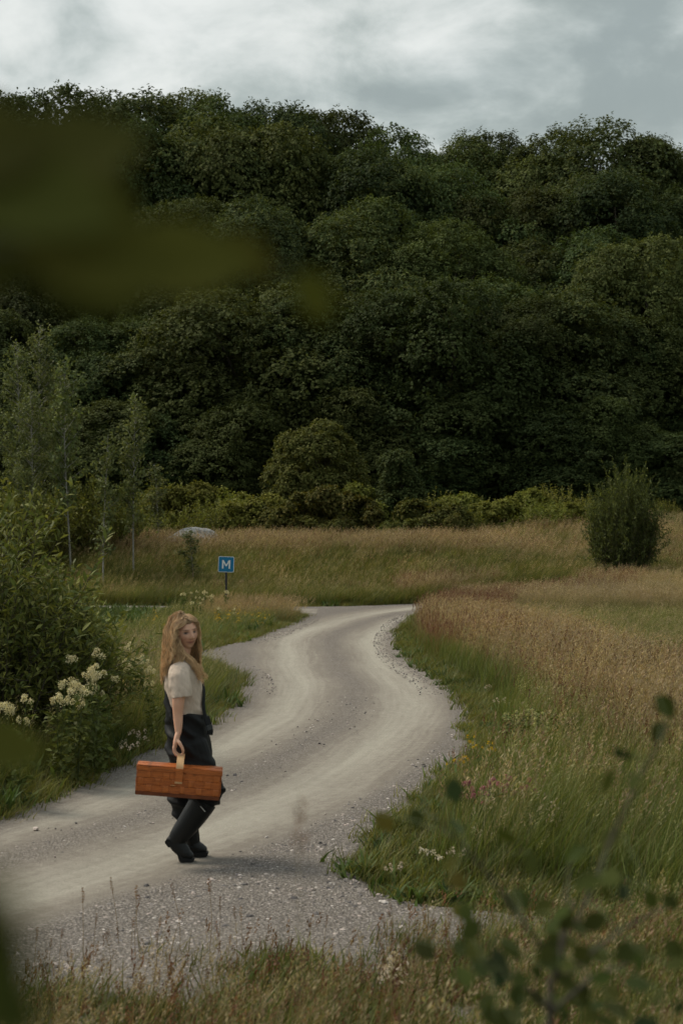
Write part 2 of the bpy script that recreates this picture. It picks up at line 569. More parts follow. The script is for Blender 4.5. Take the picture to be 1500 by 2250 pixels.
# ------------------------------------------------------------------ grass tufts
def blades(rng, n, spread, hmin, hmax, width, bend, cbase, ctip, cvar=0.15, seg=4, lean=(0.25, 0.0), stiff=1.6):
    """n curved tapering blades -> verts, quads, colours"""
    bx = rng.normal(0, spread, n); by = rng.normal(0, spread, n)
    h = rng.uniform(hmin, hmax, n); az = rng.uniform(0, 2 * PI, n)
    bd = rng.uniform(0.3, 1.0, n) * bend * h
    w = width * rng.uniform(0.7, 1.3, n)
    face = az + PI / 2 + rng.normal(0, 0.5, n)
    tt = np.linspace(0, 1, seg + 1)
    V = np.zeros((n, seg + 1, 2, 3)); C = np.zeros((n, seg + 1, 2, 3))
    cb = np.array(cbase); ct = np.array(ctip)
    var = 1 + rng.normal(0, cvar, (n, 1))
    mixv = rng.uniform(0.6, 1.1, (n, 1))
    for k, q in enumerate(tt):
        dx = np.cos(az) * bd * q ** stiff + lean[0] * h * q ** 2; dy = np.sin(az) * bd * q ** stiff + lean[1] * h * q ** 2
        z = h * (q - 0.25 * (bd / np.maximum(h, 1e-6)) * q ** 2.2)
        ww = w * (1 - q ** 1.8) * 0.5 + 0.0004
        for s_, sg in enumerate((-1, 1)):
            V[:, k, s_, 0] = bx + dx + sg * np.cos(face) * ww
            V[:, k, s_, 1] = by + dy + sg * np.sin(face) * ww
            V[:, k, s_, 2] = z
        cc = (cb + (ct - cb) * np.clip(q * mixv, 0, 1)) * var
        C[:, k, 0] = cc; C[:, k, 1] = cc
    base = (np.arange(n) * (seg + 1) * 2)[:, None]
    q = np.array([[2 * k, 2 * k + 1, 2 * k + 3, 2 * k + 2] for k in range(seg)])
    Fq = (base[:, :, None] + q[None]).reshape(-1, 4)
    tips = V[:, -1].mean(1); dirs = V[:, -1].mean(1) - V[:, -2].mean(1)
    return V.reshape(-1, 3), Fq, np.clip(C.reshape(-1, 3), 0.002, 1), tips, norm(dirs)


def heads(rng, tips, dirs, length, width, color, n=10, kind='panicle'):
    """seed heads at culm tips: many small spikelet quads"""
    m = len(tips)
    k = m * n
    T = np.repeat(tips, n, 0); D = np.repeat(dirs, n, 0)
    D = norm(D + np.array([0, 0, 0.5]))
    tpos = np.tile(np.linspace(-0.05, 1, n), m) + rng.normal(0, 0.03, k)
    out = norm(rng.normal(0, 1, (k, 3)))
    out = norm(out - (out * D).sum(1, keepdims=True) * D)
    wid = width * (np.sin(np.clip(tpos, 0, 1) * PI) ** 0.6 * 0.9 + 0.12) if kind == 'spike' else width * (1.05 - np.clip(tpos, 0, 1)) * rng.uniform(0.2, 1, k)
    p = T + D * (tpos * length)[:, None] + out * (wid * 0.5)[:, None]
    d = norm(D * 1.0 + out * (0.25 if kind == 'spike' else 0.55) + np.array([0.15, 0, 0]))
    s_ = norm(np.cross(d, rng.normal(0, 1, (k, 3))))
    L = (length / n * 2.6 if kind == 'spike' else length * 0.28) * rng.uniform(0.7, 1.3, k)
    W = (width * 0.75 if kind == 'spike' else width * 0.22) * rng.uniform(0.7, 1.3, k)
    V = np.stack([p, p + d * (L * .5)[:, None] + s_ * (W * .5)[:, None], p + d * L[:, None], p + d * (L * .5)[:, None] - s_ * (W * .5)[:, None]], 1)
    Fq = np.arange(k * 4).reshape(k, 4)
    C = np.repeat((np.array(color)[None] * (1 + rng.normal(0, 0.2, (k, 1))))[:, None], 4, 1)
    return V.reshape(-1, 3), Fq, np.clip(C.reshape(-1, 3), 0.002, 1)


def join(parts):
    V = []; Fa = []; C = []; o = 0
    for v, f, c in parts:
        V.append(v); Fa.append(f + o); C.append(c); o += len(v)
    return np.concatenate(V), np.concatenate(Fa), np.concatenate(C)


GREEN = (0.095, 0.112, 0.030); GREEN2 = (0.135, 0.138, 0.042); OLIVE = (0.15, 0.13, 0.05)
TAN = (0.275, 0.22, 0.115); STRAW = (0.36, 0.295, 0.165); RED = (0.20, 0.118, 0.072); DKRED = (0.13, 0.062, 0.04)


def tuft(seed, kind):
    rng = np.random.default_rng(seed)
    P_ = []
    if kind == 'short':
        v, f, c, *_ = blades(rng, 46, 0.07, 0.06, 0.20, 0.006, 0.75, GREEN, GREEN2, 0.2, 3); P_.append((v, f, c))
        v, f, c, *_ = blades(rng, 8, 0.08, 0.05, 0.16, 0.018, 0.9, (0.07, 0.11, 0.03), (0.09, 0.13, 0.035), 0.15, 3); P_.append((v, f, c))
        v, f, c, *_ = blades(rng, 8, 0.07, 0.05, 0.15, 0.004, 0.9, OLIVE, TAN, 0.2, 3); P_.append((v, f, c))
    elif kind == 'tall':
        v, f, c, *_ = blades(rng, 44, 0.07, 0.22, 0.52, 0.006, 0.6, GREEN, GREEN2, 0.2, 4); P_.append((v, f, c))
        v, f, c, *_ = blades(rng, 6, 0.08, 0.2, 0.5, 0.004, 0.6, OLIVE, TAN, 0.2, 4); P_.append((v, f, c))
        v, f, c, tp, dr = blades(rng, 2, 0.05, 0.5, 0.7, 0.003, 0.3, OLIVE, TAN, 0.1, 4); P_.append((v, f, c))
        if seed % 2: P_.append(heads(rng, tp, dr, 0.10, 0.03, (0.28, 0.23, 0.13), 9))
    elif kind == 'tan':
        v, f, c, *_ = blades(rng, 28, 0.08, 0.2, 0.5, 0.006, 0.6, GREEN, GREEN2, 0.2, 4); P_.append((v, f, c))
        v, f, c, *_ = blades(rng, 12, 0.08, 0.25, 0.55, 0.004, 0.4, OLIVE, STRAW, 0.2, 4); P_.append((v, f, c))
        v, f, c, tp, dr = blades(rng, 13, 0.09, 0.5, 0.82, 0.0032, 0.25, OLIVE, STRAW, 0.1, 4, lean=(0.16, 0)); P_.append((v, f, c))
        P_.append(heads(rng, tp, dr, 0.13, 0.035, (0.33, 0.255, 0.15), 9))
    elif kind == 'red':
        v, f, c, *_ = blades(rng, 20, 0.08, 0.2, 0.42, 0.006, 0.6, GREEN, OLIVE, 0.2, 4); P_.append((v, f, c))
        v, f, c, tp, dr = blades(rng, 9, 0.08, 0.45, 0.75, 0.0032, 0.25, OLIVE, (0.26, 0.17, 0.09), 0.1, 4, lean=(0.12, 0)); P_.append((v, f, c))
        P_.append(heads(rng, tp, dr, 0.12, 0.03, RED, 9))
        v, f, c, tp, dr = blades(rng, 3, 0.08, 0.5, 0.75, 0.0032, 0.2, OLIVE, (0.26, 0.17, 0.09), 0.1, 4, lean=(0.1, 0)); P_.append((v, f, c))
        P_.append(heads(rng, tp, dr, 0.09, 0.014, DKRED, 12, 'spike'))
    elif kind == 'sparse':
        v, f, c, *_ = blades(rng, 15, 0.08, 0.04, 0.16, 0.004, 0.9, OLIVE, TAN, 0.25, 3); P_.append((v, f, c))
        v, f, c, *_ = blades(rng, 12, 0.07, 0.04, 0.13, 0.006, 0.9, GREEN, GREEN2, 0.2, 3); P_.append((v, f, c))
        v, f, c, tp, dr = blades(rng, 2, 0.06, 0.12, 0.28, 0.003, 0.3, OLIVE, RED, 0.1, 3, lean=(0.1, 0)); P_.append((v, f, c))
        P_.append(heads(rng, tp, dr, 0.06, 0.011, (0.19, 0.10, 0.06), 10, 'spike'))
    elif kind == 'herb':
        for _ in range(7):
            v, f, c, *_ = blades(rng, 9, 0.012, 0.06, 0.22, 0.03, 0.9, (0.06, 0.1, 0.028), (0.085, 0.125, 0.035), 0.2, 4, lean=(0, 0))
            v = v + np.array([rng.normal(0, .1), rng.normal(0, .1), 0]); P_.append((v, f, c))
    V, Fq, C = join(P_)
    return npmesh('tuft_' + kind, V, Fq, MAT_GRASS, C)


KINDS = ('short', 'tall', 'tan', 'red', 'sparse', 'herb')
PROTO = {k: [tuft(100 + 10 * i + j, k) for j in range(4)] for i, k in enumerate(KINDS)}
ISLAND = [gp(*p) for p in [(300, 1345), (600, 1349), (660, 1357), (600, 1386), (530, 1411), (440, 1430), (300, 1440)]]
RIDGE = [gp(*p, 0.62) for p in [(900, 1322), (1010, 1335), (1120, 1362), (1220, 1400), (1330, 1432), (1500, 1490), (1800, 1580)]]


def spread(rng, n, Y0, Y1, margin=1.35):
    """points uniform per square metre over the wedge in view, with a margin on both sides"""
    Y = np.sqrt(rng.uniform(Y0 ** 2, Y1 ** 2, n))
    X = rng.uniform(-1, 1, n) * (MID / FPX * Y * margin + 0.8)
    return X, Y


def veg(seed, dens, Y0, Y1, margin=1.35):
    rng = np.random.default_rng(seed)
    area = (MID / FPX * margin) * (Y1 ** 2 - Y0 ** 2) + 1.6 * (Y1 - Y0)
    return (rng, *spread(rng, int(area * dens), Y0, Y1, margin))


acc = {k: [] for k in KINDS}


def put(kind, rng, X, Y, keepmask, smin, smax, wide=1.0, tint=(1, 1, 1), tvar=0.12, zoff=-0.01):
    X = X[keepmask]; Y = Y[keepmask]; n = len(X)
    if n == 0: return
    hs = rng.uniform(smin, smax, n); ws = hs ** 0.5 * wide * rng.uniform(0.9, 1.2, n)
    Z = height(X, Y) + zoff
    tn = np.array(tint)[None] * (1 + rng.normal(0, tvar, (n, 1)))
    pat = (fbm(X * 0.6, Y * 0.35, 77, 3) - 0.5) * 0.9
    tn = tn * np.stack([1 + pat * 0.5, 1 + pat * 0.42, 1 + pat * 0.3], 1)
    acc[kind].append((np.stack([X, Y, Z], 1), np.stack([rng.normal(0, 0.07, n), rng.normal(0, 0.07, n), rng.uniform(-0.9, 0.9, n)], 1),
                      np.stack([ws, ws, hs], 1), np.clip(tn, 0.2, 2.5), rng.integers(0, 4, n)))


# near field, both sides of the road
rng, X, Y = veg(1, 70, 6.2, 53)
sd = road_sd(X, Y); edge_n = (fbm(X * 2.2, Y * 2.2, 31, 3) - 0.5) * 0.5
out = -sd + edge_n * 0.6
right = X > np.interp(Y, [6, 12, 20, 30, 50], [-3, -0.5, 0.8, 0.8, 1.5])
front = (Y < 0)
u = rng.uniform(0, 1, len(X))
rd, rside = seg_dist(X, Y, RIDGE, False)
beyond = (rside < 0) & right & (Y > 16) & (rd > 0.6)
tanz = np.exp(-(rd / 1.7) ** 2) * sstep(0.3, 1.8, out) * sstep(13, 20, Y)
redz = sstep(15, 25, Y) * sstep(0.3, 1.5, out)
mead = right & ~beyond & ~front
put('short', rng, X, Y, (out > -0.05) & (out < 0.9) & ~front & (u < 0.9), 0.5, 1.2, 1.1, (1.25, 1.18, 1.1))
put('short', rng, X, Y, (out > 0.3) & mead & (u < 0.35), 0.9, 1.7, 1.1)
u = rng.uniform(0, 1, len(X))
put('tall', rng, X, Y, (out > np.where(Y < 16, 0.6, 0.35)) & mead & (u < 0.8 - 0.35 * tanz), 0.6, 1.15, 1.0, (1.0, 1.15, 0.92))
u = rng.uniform(0, 1, len(X)); patch = fbm(X * 0.5, Y * 0.5, 55, 2)
put('red', rng, X, Y, (out > 0.5) & mead & (u < (0.04 + 0.24 * redz) * sstep(0.40, 0.6, patch)), 0.65, 1.05, 1.05)
u = rng.uniform(0, 1, len(X))
put('tan', rng, X, Y, (out > 0.5) & mead & (u < 0.03 + 0.34 * tanz + 0.06 * redz), 0.6, 1.0, 1.0)
u = rng.uniform(0, 1, len(X))
put('tan', rng, X, Y, right & (rd < 1.1) & (Y > 17) & (out > 0.3) & (u < 0.35), 0.7, 0.95, 1.1, (1.08, 1.02, 0.95))
put('red', rng, X, Y, right & (Y > 29) & (out > 0.35) & (out < 2.0) & (u > 0.6), 0.65, 0.95, 1.15, (1.02, 0.96, 0.92))
# lower green field beyond the ridge of dry grass
put('tall', rng, X, Y, beyond & (out > 0.3) & (u < 0.85) & (Y < 44), 0.35, 0.65, 1.3, (1.05, 1.15, 0.9), 0.08)
put('tall', rng, X, Y, beyond & (out > 0.3) & (u < 0.6) & (Y >= 44), 0.5, 0.85, 1.3, (1.05, 1.05, 0.9))
put('tan', rng, X, Y, beyond & (out > 0.3) & (u > 0.94), 0.4, 0.6, 1.1)
put('tan', rng, X, Y, beyond & (out > 0.3) & (u > 0.65) & (Y > 44), 0.6, 0.9, 1.3)
# left verge and flower island
left = ~right & ~front
u = rng.uniform(0, 1, len(X))
put('tall', rng, X, Y, left & (out > 0.25) & (u < 0.75) & (Y < 24), 0.6, 1.2, 1.05, (1.12, 1.2, 1.0))
put('tall', rng, X, Y, left & (out > 0.5) & (u < 0.6) & (Y >= 24) & (Y < 37), 0.35, 0.75, 1.2, (1.1, 1.2, 1.0))
put('short', rng, X, Y, left & (out > 0.2) & (u > 0.5) & (Y < 36), 0.8, 1.6, 1.1)
put('short', rng, X, Y, left & (out > 0.1) & (u > 0.3) & (Y >= 36), 0.4, 0.9, 1.4, (1.15, 1.15, 1.0))
put('tall', rng, X, Y, left & (out > 0.3) & (u < 0.4) & (Y >= 37) & (X > -4.2), 0.5, 0.9, 1.3, (1.05, 1.12, 0.95))
put('tan', rng, X, Y, left & (out > 0.6) & (u > 0.93) & (Y < 30), 0.5, 0.85, 1.0)
put('herb', rng, X, Y, left & (out > 0.1) & (u > 0.80) & (u < 0.90), 0.6, 1.7, 1.0)
put('herb', rng, X, Y, mead & (out > -0.02) & (out < 0.8) & (u > 0.86), 0.4, 1.0, 1.0)
isl = inside(X, Y, ISLAND)
put('tan', rng, X, Y, isl & (Y > 40.5) & (X > -3.2) & (u < 0.5), 0.4, 0.7, 1.2, (1.0, 0.92, 0.85))
# thin growth on the gravel in front
rng, X, Y = veg(2, 150, 6.2, 12.2)
sd = road_sd(X, Y); pt = fbm(X * 1.1, Y * 1.1, 91, 4)
lim = np.interp(X, [-2.2, -1.2, -0.3, 0.4, 1.0, 2.2], [8.6, 9.0, 9.35, 9.65, 9.9, 10.6])       # grass takes over nearer than this
g = sstep(0.9, -1.3, Y - lim) if False else np.clip((lim + 0.55 - Y) / 1.9, 0, 1)
u = rng.uniform(0, 1, len(X))
fr = (Y < lim + 0.7)
put('sparse', rng, X, Y, fr & (u < g * 0.75 * sstep(0.36, 0.56, pt) + 0.03), 0.6, 1.25, 1.05)
u = rng.uniform(0, 1, len(X))
put('short', rng, X, Y, fr & (u < g ** 1.3 * 0.75 * sstep(0.36, 0.56, pt)), 0.5, 1.3, 1.0, (1.05, 1.08, 1.0))
u = rng.uniform(0, 1, len(X))
put('tan', rng, X, Y, fr & (u < sstep(0.45, 1.0, g) * 0.10), 0.35, 0.6, 0.9)
put('red', rng, X, Y, fr & (u > 1 - sstep(0.3, 1.0, g) * 0.04), 0.3, 0.55, 0.9)
put('tall', rng, X, Y, fr & (X > 0.2) & (u < 0.40 * sstep(0.2, 1.4, X) * sstep(0.15, 0.6, g)), 0.4, 0.8, 0.9, (1.05, 1.15, 0.92))
put('short', rng, X, Y, fr & (X > 0.0) & (u > 1 - 0.30 * sstep(0.0, 1.0, X) * sstep(0.1, 0.5, g)), 0.6, 1.3, 1.0, (1.1, 1.15, 1.0))
# bank beyond the road and the open ground up to the wood
rng, X, Y = veg(3, 34, 49.2, 68, 1.3)
sd = road_sd(X, Y); Z = height(X, Y); u = rng.uniform(0, 1, len(X))
ok = sd < -0.05
top = np.clip(sstep(0.85, 1.2, Z) * (Y < 64) * (X < 5) + sstep(0.4, 1.0, Z) * (X >= 5) * 0.6 + 0.10, 0, 1)
patch = sstep(0.35, 0.6, fbm(X * 0.35, Y * 0.5, 41, 3))
put('tall', rng, X, Y, ok & (u < 0.92 - 0.3 * top), 0.7, 1.25, 1.7, (1.1, 1.12, 0.95))
u = rng.uniform(0, 1, len(X))
put('tan', rng, X, Y, ok & (u < 0.34 * top * (0.3 + 0.7 * patch)), 0.7, 1.0, 1.7, (1.0, 0.95, 0.9))
put('red', rng, X, Y, ok & (u > 1 - 0.15 * top * patch), 0.7, 1.0, 1.6)
rng, X, Y = veg(4, 9, 66, 96, 1.25)
u = rng.uniform(0, 1, len(X))
put('tall', rng, X, Y, (u < 0.75), 0.6, 1.0, 2.4, (0.85, 0.9, 0.75))
put('tan', rng, X, Y, (u > 0.8), 0.5, 0.8, 2.3)

LAB = {'short': ('short green verge grass along the edges of the gravel road', 'grass'), 'tall': ('long green meadow grass on both sides of the road', 'grass'),
       'tan': ('dry straw coloured meadow grass with loose seed heads', 'grass'), 'red': ('tall reddish brown grass with dark seed spikes', 'grass'),
       'sparse': ('thin dry tufts growing through the gravel in front', 'grass'), 'herb': ('broad leaved low herbs along the road verges', 'ground cover')}
NAME = {'short': 'verge_grass', 'tall': 'meadow_grass', 'tan': 'dry_grass', 'red': 'reddish_grass', 'sparse': 'gravel_grass', 'herb': 'low_herbs'}
for k in KINDS:
    A = [np.concatenate(z) for z in zip(*acc[k])]
    scatter(NAME[k], A[0], A[1], A[2], A[3], PROTO[k], A[4], *LAB[k])

# ------------------------------------------------------------------ loose stones
ms, t, b = new_mat('crushed_stone')
oi = N(t, 'ShaderNodeObjectInfo')
c = ramp(t, oi.outputs['Random'], [(0.0, (0.055, 0.05, 0.054)), (0.28, (0.15, 0.137, 0.135)), (0.55, (0.31, 0.275, 0.255)), (0.8, (0.40, 0.33, 0.30)), (1.0, (0.55, 0.51, 0.48))])
t.links.new(c, b.inputs['Base Color']); b.inputs['Roughness'].default_value = 0.85


def stone(seed):
    bm = bmesh.new(); bmesh.ops.create_icosphere(bm, subdivisions=1, radius=1.0)
    r = random.Random(seed)
    for v in bm.verts:
        v.co *= r.uniform(0.7, 1.2)
        v.co.z *= 0.65
    me = bpy.data.meshes.new('stone'); bm.to_mesh(me); bm.free(); me.materials.append(ms)
    return me


rng, X, Y = veg(8, 1000, 6.4, 24, 1.1)
sd = road_sd(X, Y); dc, sg = seg_dist(X, Y, CENTRE, False)
off = np.abs(dc + 0.18 * (fbm(X * 0.7, Y * 0.7, 3, 3) - 0.5))
prob = sstep(1.25, 1.75, off) * (0.25 + 0.75 * sstep(0.35, 0.55, fbm(X * 1.5, Y * 1.5, 66, 3))) + 0.10 * np.exp(-(off / 0.22) ** 2)
prob = np.where((sg < 0) & (off > 1.2), prob * 0.5, prob)
kp = (sd > 0.02) & (rng.uniform(0, 1, len(X)) < prob)
X, Y = X[kp], Y[kp]; n = len(X)
sz = np.clip(rng.lognormal(math.log(0.0078), 0.42, n), 0.004, 0.024)
A = np.stack([X, Y, height(X, Y) + 0.014 + sz * 0.25], 1)
rx_ = rng.uniform(-PI, PI, (n, 3)); rx_[:, :2] *= 0.15
S = sz[:, None] * rng.uniform(0.75, 1.3, (n, 3))
scatter('roadside_gravel', A, rx_, S, np.ones((n, 3)), [stone(i) for i in range(5)], rng.integers(0, 5, n), 'loose crushed stone along the road shoulders', 'gravel')
rng, X, Y = veg(9, 330, 24, 49, 1.0)
sd = road_sd(X, Y)
kp = (sd > 0.02) & (sd < 0.55) & (rng.uniform(0, 1, len(X)) < 0.5)
X, Y = X[kp], Y[kp]; n = len(X)
sz = np.clip(rng.lognormal(math.log(0.0085), 0.35, n), 0.005, 0.02)
scatter('far_gravel', np.stack([X, Y, height(X, Y) + 0.016], 1), rng.uniform(-0.2, 0.2, (n, 3)), sz[:, None] * np.ones((1, 3)), np.ones((n, 3)),
        [stone(i) for i in range(3)], rng.integers(0, 3, n), 'loose stones along the far bend of the road', 'gravel')
# ------------------------------------------------------------------ leaves, crowns, trunks
def leaf_quads(rng, p, out, L, W, up=0.55, jit=0.7, droop=0.0, flat=False):
    """folded leaf quads at points p pointing roughly along out"""
    k = len(p)
    d = norm(out + rng.normal(0, jit, (k, 3)) + np.array([0, 0, -droop]))
    n = norm(np.array([0, 0, up]) + out * 0.5 + rng.normal(0, 0.45, (k, 3)))
    if flat:                                   # blades lie over the lump like shingles
        n = norm(out * 0.9 + np.array([0, 0, 0.35]) + rng.normal(0, 0.27, (k, 3)))
        d = rng.normal(0, 1, (k, 3)) + np.array([0, 0, -0.25]); d = norm(d - (d * n).sum(1, keepdims=True) * n + out * 0.25)
    s_ = norm(np.cross(d, n)); n = np.cross(s_, d)
    L = L * rng.uniform(0.7, 1.25, (k, 1)); W = W * rng.uniform(0.75, 1.2, (k, 1))
    mid = p + d * L * 0.5 + n * W * 0.18
    V = np.stack([p, mid + s_ * W * .5, p + d * L - n * L * 0.1, mid - s_ * W * .5], 1).reshape(-1, 3)
    return V, np.arange(k * 4).reshape(k, 4)


def leaf_cols(rng, k, c, var=0.22, c2=None, f2=0.0):
    cc = np.array(c)[None] * (1 + rng.normal(0, var, (k, 1)))
    if c2 is not None:
        m = rng.uniform(0, 1, k) < f2
        cc[m] = np.array(c2)[None] * (1 + rng.normal(0, var, (m.sum(), 1)))
    return np.clip(np.repeat(cc, 4, 0), 0.003, 1)


def tubes(paths, radii, sides=5):
    """list of polylines (k,3) with radii (k,) -> one tube mesh"""
    V = []; Fq = []; o = 0
    for P_, r in zip(paths, radii):
        P_ = np.asarray(P_, dtype=np.float64); k = len(P_)
        T = norm(np.gradient(P_, axis=0))
        ref = np.array([1.0, 0.15, 0.1]) if abs(T[:, 2]).mean() > 0.6 else np.array([0.1, 0.15, 1.0])
        U = norm(np.cross(T, ref)); W = np.cross(T, U)
        a = np.linspace(0, 2 * PI, sides, endpoint=False)
        ring = P_[:, None] + (U[:, None] * np.cos(a)[None, :, None] + W[:, None] * np.sin(a)[None, :, None]) * np.asarray(r)[:, None, None]
        V.append(ring.reshape(-1, 3))
        i = np.arange(k - 1)[:, None] * sides; j = np.arange(sides)[None]; j2 = (j + 1) % sides
        Fq.append(np.stack([i + j, i + j2, i + sides + j2, i + sides + j], -1).reshape(-1, 4) + o)
        o += k * sides
    return np.concatenate(V), np.concatenate(Fq)


def broad_tree(seed, H, Rad, low, leafL, nl, per, color, color2, leaves=5, pointy=0.0, lumpf=0.19):
    """crown of many leafy lumps over a forking trunk -> (crown mesh, trunk mesh)"""
    rng = np.random.default_rng(seed)
    z0 = low * H
    cz = (z0 + H) / 2; hz = (H - z0) / 2
    C = []; Rr = []
    tries = 0
    while len(C) < nl and tries < 8000:
        tries += 1
        d = norm(rng.normal(0, 1, 3)); r = rng.uniform(0.35, 1.0) ** 0.45
        p = d * r
        p = np.array([p[0] * Rad * 0.86, p[1] * Rad * 0.86, p[2] * hz * 0.9])
        q = p[2] / hz
        tap = 1 - pointy * max(q, 0) ** 1.2 - 0.25 * max(-q, 0) ** 2
        p[0] *= tap; p[1] *= tap
        lump = lumpf * (Rad + hz) * rng.uniform(0.7, 1.3)
        if all(np.linalg.norm(p - c) > 0.55 * (lump + rr) * 0.5 for c, rr in zip(C, Rr)):
            C.append(p); Rr.append(lump)
    C = np.array(C) + np.array([0, 0, cz]); Rr = np.array(Rr)
    Ps = []; Os = []; Tn = []
    for ci, (c, rr) in enumerate(zip(C, Rr)):
        nclump = max(8, int(per * (rr / Rr.mean()) ** 2 / 9))
        d = norm(rng.normal(0, 1, (nclump, 3)) + np.array([0, 0, 0.35]) + norm((c - np.array([0, 0, cz - 0.3 * hz]))[None]) * 0.6)
        q = c + d * rr * (1 + rng.normal(0, 0.07, (nclump, 1))) * np.array([1, 1, 0.9])
        dist = np.linalg.norm(q[:, None] - C[None], axis=2) / Rr[None]; dist[:, ci] = 9
        ok_ = dist.min(1) > 0.72
        q = q[ok_]; d = d[ok_]; m = len(q)
        k9 = 13
        d2 = norm(rng.normal(0, 1, (m * k9, 3)) + np.repeat(d, k9, 0) * 0.7 + np.array([0, 0, 0.45]))
        cr_ = 0.30 * rr * rng.uniform(0.7, 1.25, (m, 1))
        Ps.append(np.repeat(q, k9, 0) + d2 * np.repeat(cr_, k9, 0) * (1 + rng.normal(0, 0.12, (m * k9, 1)))); Os.append(norm(d2 + np.repeat(d, k9, 0) * 0.5))
        Tn.append(np.repeat(1 + rng.normal(0, 0.10, (m, 1)), k9, 0))
    Ps = np.concatenate(Ps); Os = np.concatenate(Os); Tn = np.repeat(np.concatenate(Tn), leaves * 4, 0)
    P2 = np.repeat(Ps, leaves, 0) + rng.normal(0, leafL * 0.45, (len(Ps) * leaves, 3)); O2 = np.repeat(Os, leaves, 0)
    V, Fq = leaf_quads(rng, P2, O2, leafL, leafL * 0.75, flat=True)
    cols = np.clip(leaf_cols(rng, len(P2), color, 0.13, color2, 0.25) * Tn, 0.004, 1)
    top_ = np.percentile(V[:, 2], 99.7); V[:, 2] *= H / top_
    crown = npmesh('crown', V, Fq, MAT_FOREST, cols)
    paths = [np.array([[0, 0, -0.3], [0.05 * Rad * rng.normal(), 0.05 * Rad * rng.normal(), cz * 0.5], [0.1 * Rad * rng.normal(), 0.1 * Rad * rng.normal(), cz], [0, 0, H * 0.88]])]
    tr0 = 0.022 * H
    radii = [np.array([tr0 * 1.25, tr0 * 0.8, tr0 * 0.5, tr0 * 0.1])]
    for c in C[rng.permutation(len(C))[:16]]:
        zb = max(0.12 * H, c[2] - 0.3 * H)
        b0 = np.array([0, 0, zb]); m = b0 * 0.5 + c * 0.5 + np.array([0, 0, -0.03 * H])
        paths.append(np.array([b0, m, c])); radii.append(np.array([tr0 * 0.4, tr0 * 0.22, tr0 * 0.06]))
    tv, tf = tubes(paths, radii, 6)
    return crown, tv, tf


DG = (0.054, 0.076, 0.028); DG2 = (0.082, 0.100, 0.033)
forest_protos = []
for i in range(5):
    H_, R_ = [(14, 4.3), (13, 4.8), (15, 4.0), (12, 4.4), (16, 4.6), (13, 3.6)][i]
    cr, tv, tf = broad_tree(500 + i, H_, R_, [0.12, 0.08, 0.2, 0.05, 0.22, 0.1][i], 0.185, 26, 480, [DG, (0.062, 0.081, 0.027), (0.046, 0.066, 0.027)][i % 3], DG2, 5, [0.1, 0.15, 0.2, 0.05, 0.2, 0.25][i])
    forest_protos.append((cr, npmesh('trunk', tv, tf, MAT_BARK, smooth=True), H_, R_))


def place_tree(name, proto, px, top_py, Y, rz, label, group, wide=1.0, cat='tree'):
    cr, tr_, H_, R_ = proto
    X = (px - MID) / FPX * Y
    z = float(height(np.array([X]), np.array([Y]))[0])
    top = CAM_H - (top_py - HORIZON) / FPX * Y
    s_ = (top - z) / H_
    e = empty(name, (X, Y, z - 0.05), rz)
    e.scale = (s_ * wide, s_ * wide, s_)
    tag(e, label, cat, group)
    k = link('crown', cr, e); tag(k, kind='stuff')
    link('trunk', tr_, e)
    return e


rr = random.Random(7)
SKY = [(-260, 300), (-120, 240), (-20, 215), (110, 205), (230, 208), (330, 203), (400, 196), (490, 212), (590, 226), (670, 248), (755, 290), (850, 286), (925, 330), (1005, 296), (1090, 284), (1165, 322), (1215, 285), (1318, 258), (1425, 290), (1495, 325), (1590, 300), (1720, 330)]
for i, (px, py) in enumerate(SKY):
    place_tree('forest_tree', forest_protos[[4, 0, 2, 1, 0, 3][i % 6]], px, py + 10, 124 + rr.uniform(-5, 5), rr.uniform(0, 6.28),
               'round crowned tree standing on the skyline at the top of the wooded hill', 'trees on the skyline of the wood', rr.uniform(0.72, 0.92))
ROW2 = [(-150, 420), (60, 380), (200, 330), (310, 290), (430, 285), (560, 300), (690, 330), (800, 345), (900, 360), (1010, 375), (1120, 430), (1240, 400), (1350, 380), (1470, 410), (1640, 420)]
for i, (px, py) in enumerate(ROW2):
    place_tree('forest_tree', forest_protos[(i * 3 + 1) % 5], px, py + rr.uniform(-15, 15), 113 + rr.uniform(-3, 3), rr.uniform(0, 6.28),
               'broad leafy tree on the wooded slope just below the skyline trees', 'trees on the upper slope of the wood', rr.uniform(0.72, 0.95))
ROW3 = [(-120, 600), (30, 560), (160, 500), (300, 470), (430, 425), (550, 455), (660, 500), (770, 470), (880, 455), (960, 500), (1060, 560), (1180, 520), (1290, 500), (1410, 540), (1540, 560), (1680, 580)]
for i, (px, py) in enumerate(ROW3):
    place_tree('forest_tree', forest_protos[(i * 3 + 2) % 5], px, py + rr.uniform(-15, 15), 103 + rr.uniform(-3, 3), rr.uniform(0, 6.28),
               'leafy tree in the middle of the dark wooded slope', 'trees on the middle slope of the wood', rr.uniform(0.8, 1.05))
ROW4 = [(-80, 740), (70, 690), (210, 700), (330, 690), (450, 680), (560, 610), (680, 640), (790, 640), (880, 628), (985, 640), (1060, 615), (1160, 650), (1230, 642), (1330, 700), (1430, 735), (1560, 720), (1690, 760)]
for i, (px, py) in enumerate(ROW4):
    place_tree('forest_tree', forest_protos[[3, 1, 0, 4][i % 4]], px, py + rr.uniform(-10, 10), 94 + rr.uniform(-2.5, 2.5), rr.uniform(0, 6.28),
               'bushy tree at the lower edge of the wood, leafy down to the ground', 'trees along the lower edge of the wood', rr.uniform(0.95, 1.25))
ROW5 = [(20, 900), (180, 880), (340, 905), (500, 880), (620, 930), (800, 860), (930, 900), (1070, 850), (1200, 905), (1330, 880), (1460, 950), (1600, 930)]
